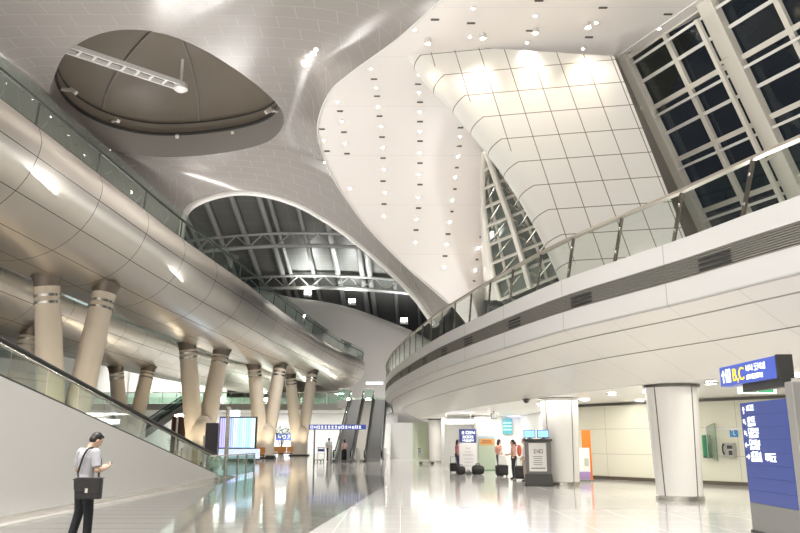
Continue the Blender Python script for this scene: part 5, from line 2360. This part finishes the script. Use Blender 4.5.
for i, (x, y, w_) in enumerate(((585, 399, 'behind the white column with the kiosk'), (599, 404, 'above the orange board'), (640, 400, 'left of the thick column'), (648, 391, 'at the left top of the thick column'), (711, 382, 'right of the thick column'), (797, 374, 'behind the header sign, at the right edge'), (540, 404, 'above the dark kiosk'), (612, 393, 'midway between the two thick columns'))):
    downlight(PZ(x, y, 3.12), V((0, 0, -1)), 'bright round downlight in the low ceiling, ' + w_, 'downlights in the low ceiling', r=.14, power=9)
# wall washers over the clad wall
for i, (x, y, w_) in enumerate(((427, 40, 'first from the left'), (480, 45, 'second from the left'), (531, 47, 'third from the left'), (582, 50, 'fourth from the left'))):
    p0 = sl_pt(x, 50 + i)
    p = V((p0.x, p0.y - 1.35, 21.2))
    t = thing('wall_washer', 'warm wall-washing lamp above the cream clad wall, %s' % w_, 'lamp', p, 0, 'wall washers above the clad wall')
    m = MB()
    m.lathe([(.16, .2), (.16, -.05), (.13, -.05), (.13, .1)], n=16, caps=False)
    m.build('housing', M_trimm, t, world=False, smooth=True)
    m = MB()
    m.lathe([(.001, 0), (.13, -.02)], n=16, caps=False)
    m.build('lens', M_lampw, t, world=False)
    spot(p + V((0, 0, -.1)), 200, 1.1, .9, (1, .80, .50), (0, .6, -1), .08)
# three-lamp cluster on the grey shell
pc = PZ(311, 57, 23.55)
t = thing('lamp_cluster', 'cluster of bright projector lamps on the grey ceiling right of the oval opening', 'lamp', pc)
m = MB()
m.bar(PZ(303, 67, 23.5), PZ(319, 47, 23.5), .10, .08)
m.build('bracket', M_trimm, t)
for x, y in ((305, 65), (309.5, 59), (313.5, 54), (317, 49.5)):
    p = PZ(x, y, 23.3)
    m = MB()
    m.lathe([(.05, .2), (.15, .0), (.14, -.02), (.001, -.03)], tuple(p), 14, caps=False)
    m.build('lamp_head', [M_lamp], t, smooth=True)
# small fixtures round the drum
for i, (x, y) in enumerate(((68, 89), (115, 119.5), (178, 136), (237, 132), (274, 110))):
    p = PZ(x, y, ZS + 1.85)
    m = MB()
    d = V((hc.x - p.x, hc.y - p.y, 0)).normalized()
    m.bar(p - d * .5, p + d * .35 + V((0, 0, -.1)), .2, .2)
    m.bar(p + d * .2, p + d * .65 + V((0, 0, -.35)), .28, .28)
    single(m, 'spot_fixture', mat('fixture_cream', (.62, .58, .52), .4), 'small pale spot fixture on the rim inside the oval opening', 'lamp', 'spot fixtures on the oval rim', bevel=.03)
# ladder truss hanging in the oval
a, b = PZ(64, 47, ZS + 1.7), PZ(178, 85, ZS + 1.7)
t = thing('ladder_beam', 'white ladder-like beam reaching into the oval ceiling opening', 'beam', (a + b) / 2)
d = (b - a).normalized()
nrm = V((-d.y, d.x, 0))
for s_ in (-1, 1):
    m = MB()
    m.bar(a + nrm * .42 * s_, b + nrm * .42 * s_, .13, .3)
    m.build('rail', M_white, t)
n_r = 9
for i in range(n_r):
    c = a.lerp(b, i / (n_r - 1))
    m = MB()
    m.bar(c - nrm * .42, c + nrm * .42, .17, .2)
    m.build('rung', M_white, t)
m = MB()
m.lathe([(.1, 2.0), (.1, .2), (.45, .15), (.5, -.25), (.3, -.4)], tuple(b + d * .2), 16)
m.build('hub', M_white, t, smooth=True)
# lamps standing on the far ridge
for i, (x, y, w_) in enumerate(((308, 296, 'left'), (352, 304, 'middle'), (404, 323, 'right'))):
    p = PY(x, y, 112.6)
    t = thing('floodlight', 'bright white floodlight on the far ridge under the dark vault, %s one' % w_, 'lamp', p, 0)
    m = MB()
    m.box((0, 0, .1), (1.2, .8, .6))
    m.build('housing', M_white, t, world=False, bevel=.05)
    m = MB()
    m.box((0, -.35, .45), (1.0, .1, .5))
    m.box((0, 0, .45), (1.0, .6, .12))
    m.build('lens', M_lamp, t, world=False)
    spot(p + V((0, .2, 1.0)), 1500, 2.4, .9, (.95, 1, 1), (0, .25, 1), .4)

# ================================================================ light
w = bpy.data.worlds.new('night')
SC.world = w
w.use_nodes = True
w.node_tree.nodes['Background'].inputs[0].default_value = (.010, .012, .016, 1)
w.node_tree.nodes['Background'].inputs[1].default_value = 1.0
# unseen fill panels added overhead and behind the viewer to brighten the hall
for x in (-22, -6, 10):
    for y in (-18, -4, 12):
        area((x, y, 23.3), HALL * (.4 if x > 0 else 1.2), 7, 7).data.spread = math.radians(115)
# uplights on the walkway decks: they light the great ceiling
for y in (14, 26, 38, 50, 62):
    area((-14.9, y, 11.8), UP1, 1.6, 8, target=(.55, .1, 1), name='deck_uplight')
for x, y, q in ((9, 16, 1.1), (10, 24, .4), (6, 38, 1), (4.5, 41, 1.8), (3.5, 46, 1.8), (2.5, 52, 1.6), (9, 21, 1.1)):  # unseen upper-floor fill, added to brighten the white ceiling
    area((x, y, 6.1), UP2 * q, 1.2, 4, target=(-.25, -.05, 1), name='fill_uplight')
for x, y in ((11.5, 25), (13.5, 19), (15.5, 13)):  # more unseen fill, added to brighten the curtain wall framing
    area((x, y, 6.1), UP3, 1, 3, target=(.2, .15, 1), name='fill_uplight')
# bright low-ceiling lighting under the balcony
for x, y, q in ((9.6, 14.5, .5), (9.3, 17.5, .5), (7.9, 23.2, .55), (5.9, 28.5, .6), (10.5, 24, .22), (8.2, 29.5, .25), (4.8, 35, .6), (6.5, 41, .5), (3.2, 44, .6), (6, 48, .55), (2.6, 53, .7), (6, 58, .7), (2.2, 62, .8)):
    area((x, y, 3.10), LOW * q, 2.6, 2.6, col=(1, .96, .88), name='low_ceiling_light')
for x in (-24, -14, -4):  # unseen fill panels added to brighten both far floors
    area((x, 87, 4.74), FAR, 5, 3, col=(1, .98, .93))
    area((x, 88, 6.9), FAR * .5, 5, 3, col=(.9, 1, .95))
area((-20, 72, 4.5), FAR * .4, 4, 6)  # unseen fill panel, far left
area((-27.5, 87, 11.5), FAR * 1.5, 6, 2, target=(0, .6, -1))  # unseen fill added for the raised far-left wall
area((-4, 60, 14), FAR * 2.2, 2, 2, target=(0, .35, -1))  # unseen fill added in mid-air to brighten the escalators
for x in (-2.5, 6):  # unseen fill added to brighten the far end wall
    area((x, 97, 5.7), FAR * 1.1, 3, 1, target=(-.15, .8, .6), name='fill_uplight')
for x in (-26, -12, 2):  # unseen fill panels added to brighten the vault
    area((x, 84, 24), VAULT, 6, 2, target=(0, .7, .7), name='vault_fill')
for x, y in ((-14.9, 34), (-14.0, 53), (-12.15, 68), (-10.45, 79)):
    for sx in (-1.6, 1.6):
        spot((x + sx, y - 1.9, .25), 260, 1.3, .8, (1, .85, .62), (-sx * .45, .55, 2.0), .1)

# ================================================================ camera
cam = bpy.data.cameras.new('camera')
cam.sensor_width = 36
cam.lens = 36 * F / 800
cam.clip_end = 500
co = bpy.data.objects.new('camera', cam)
COL.objects.link(co)
co.location = (0, 0, EYE)
co.rotation_euler = (math.pi / 2 + PITCH, 0, 0)
SC.camera = co
vs = SC.view_settings
vs.view_transform = 'Standard'
vs.look = 'None'
vs.gamma = 1
vs.use_curve_mapping = False
vs.exposure = EXPO
SC.cycles.use_denoising = True
SC.cycles.max_bounces = 8
SC.cycles.transparent_max_bounces = 24
SC.cycles.sample_clamp_indirect = 6
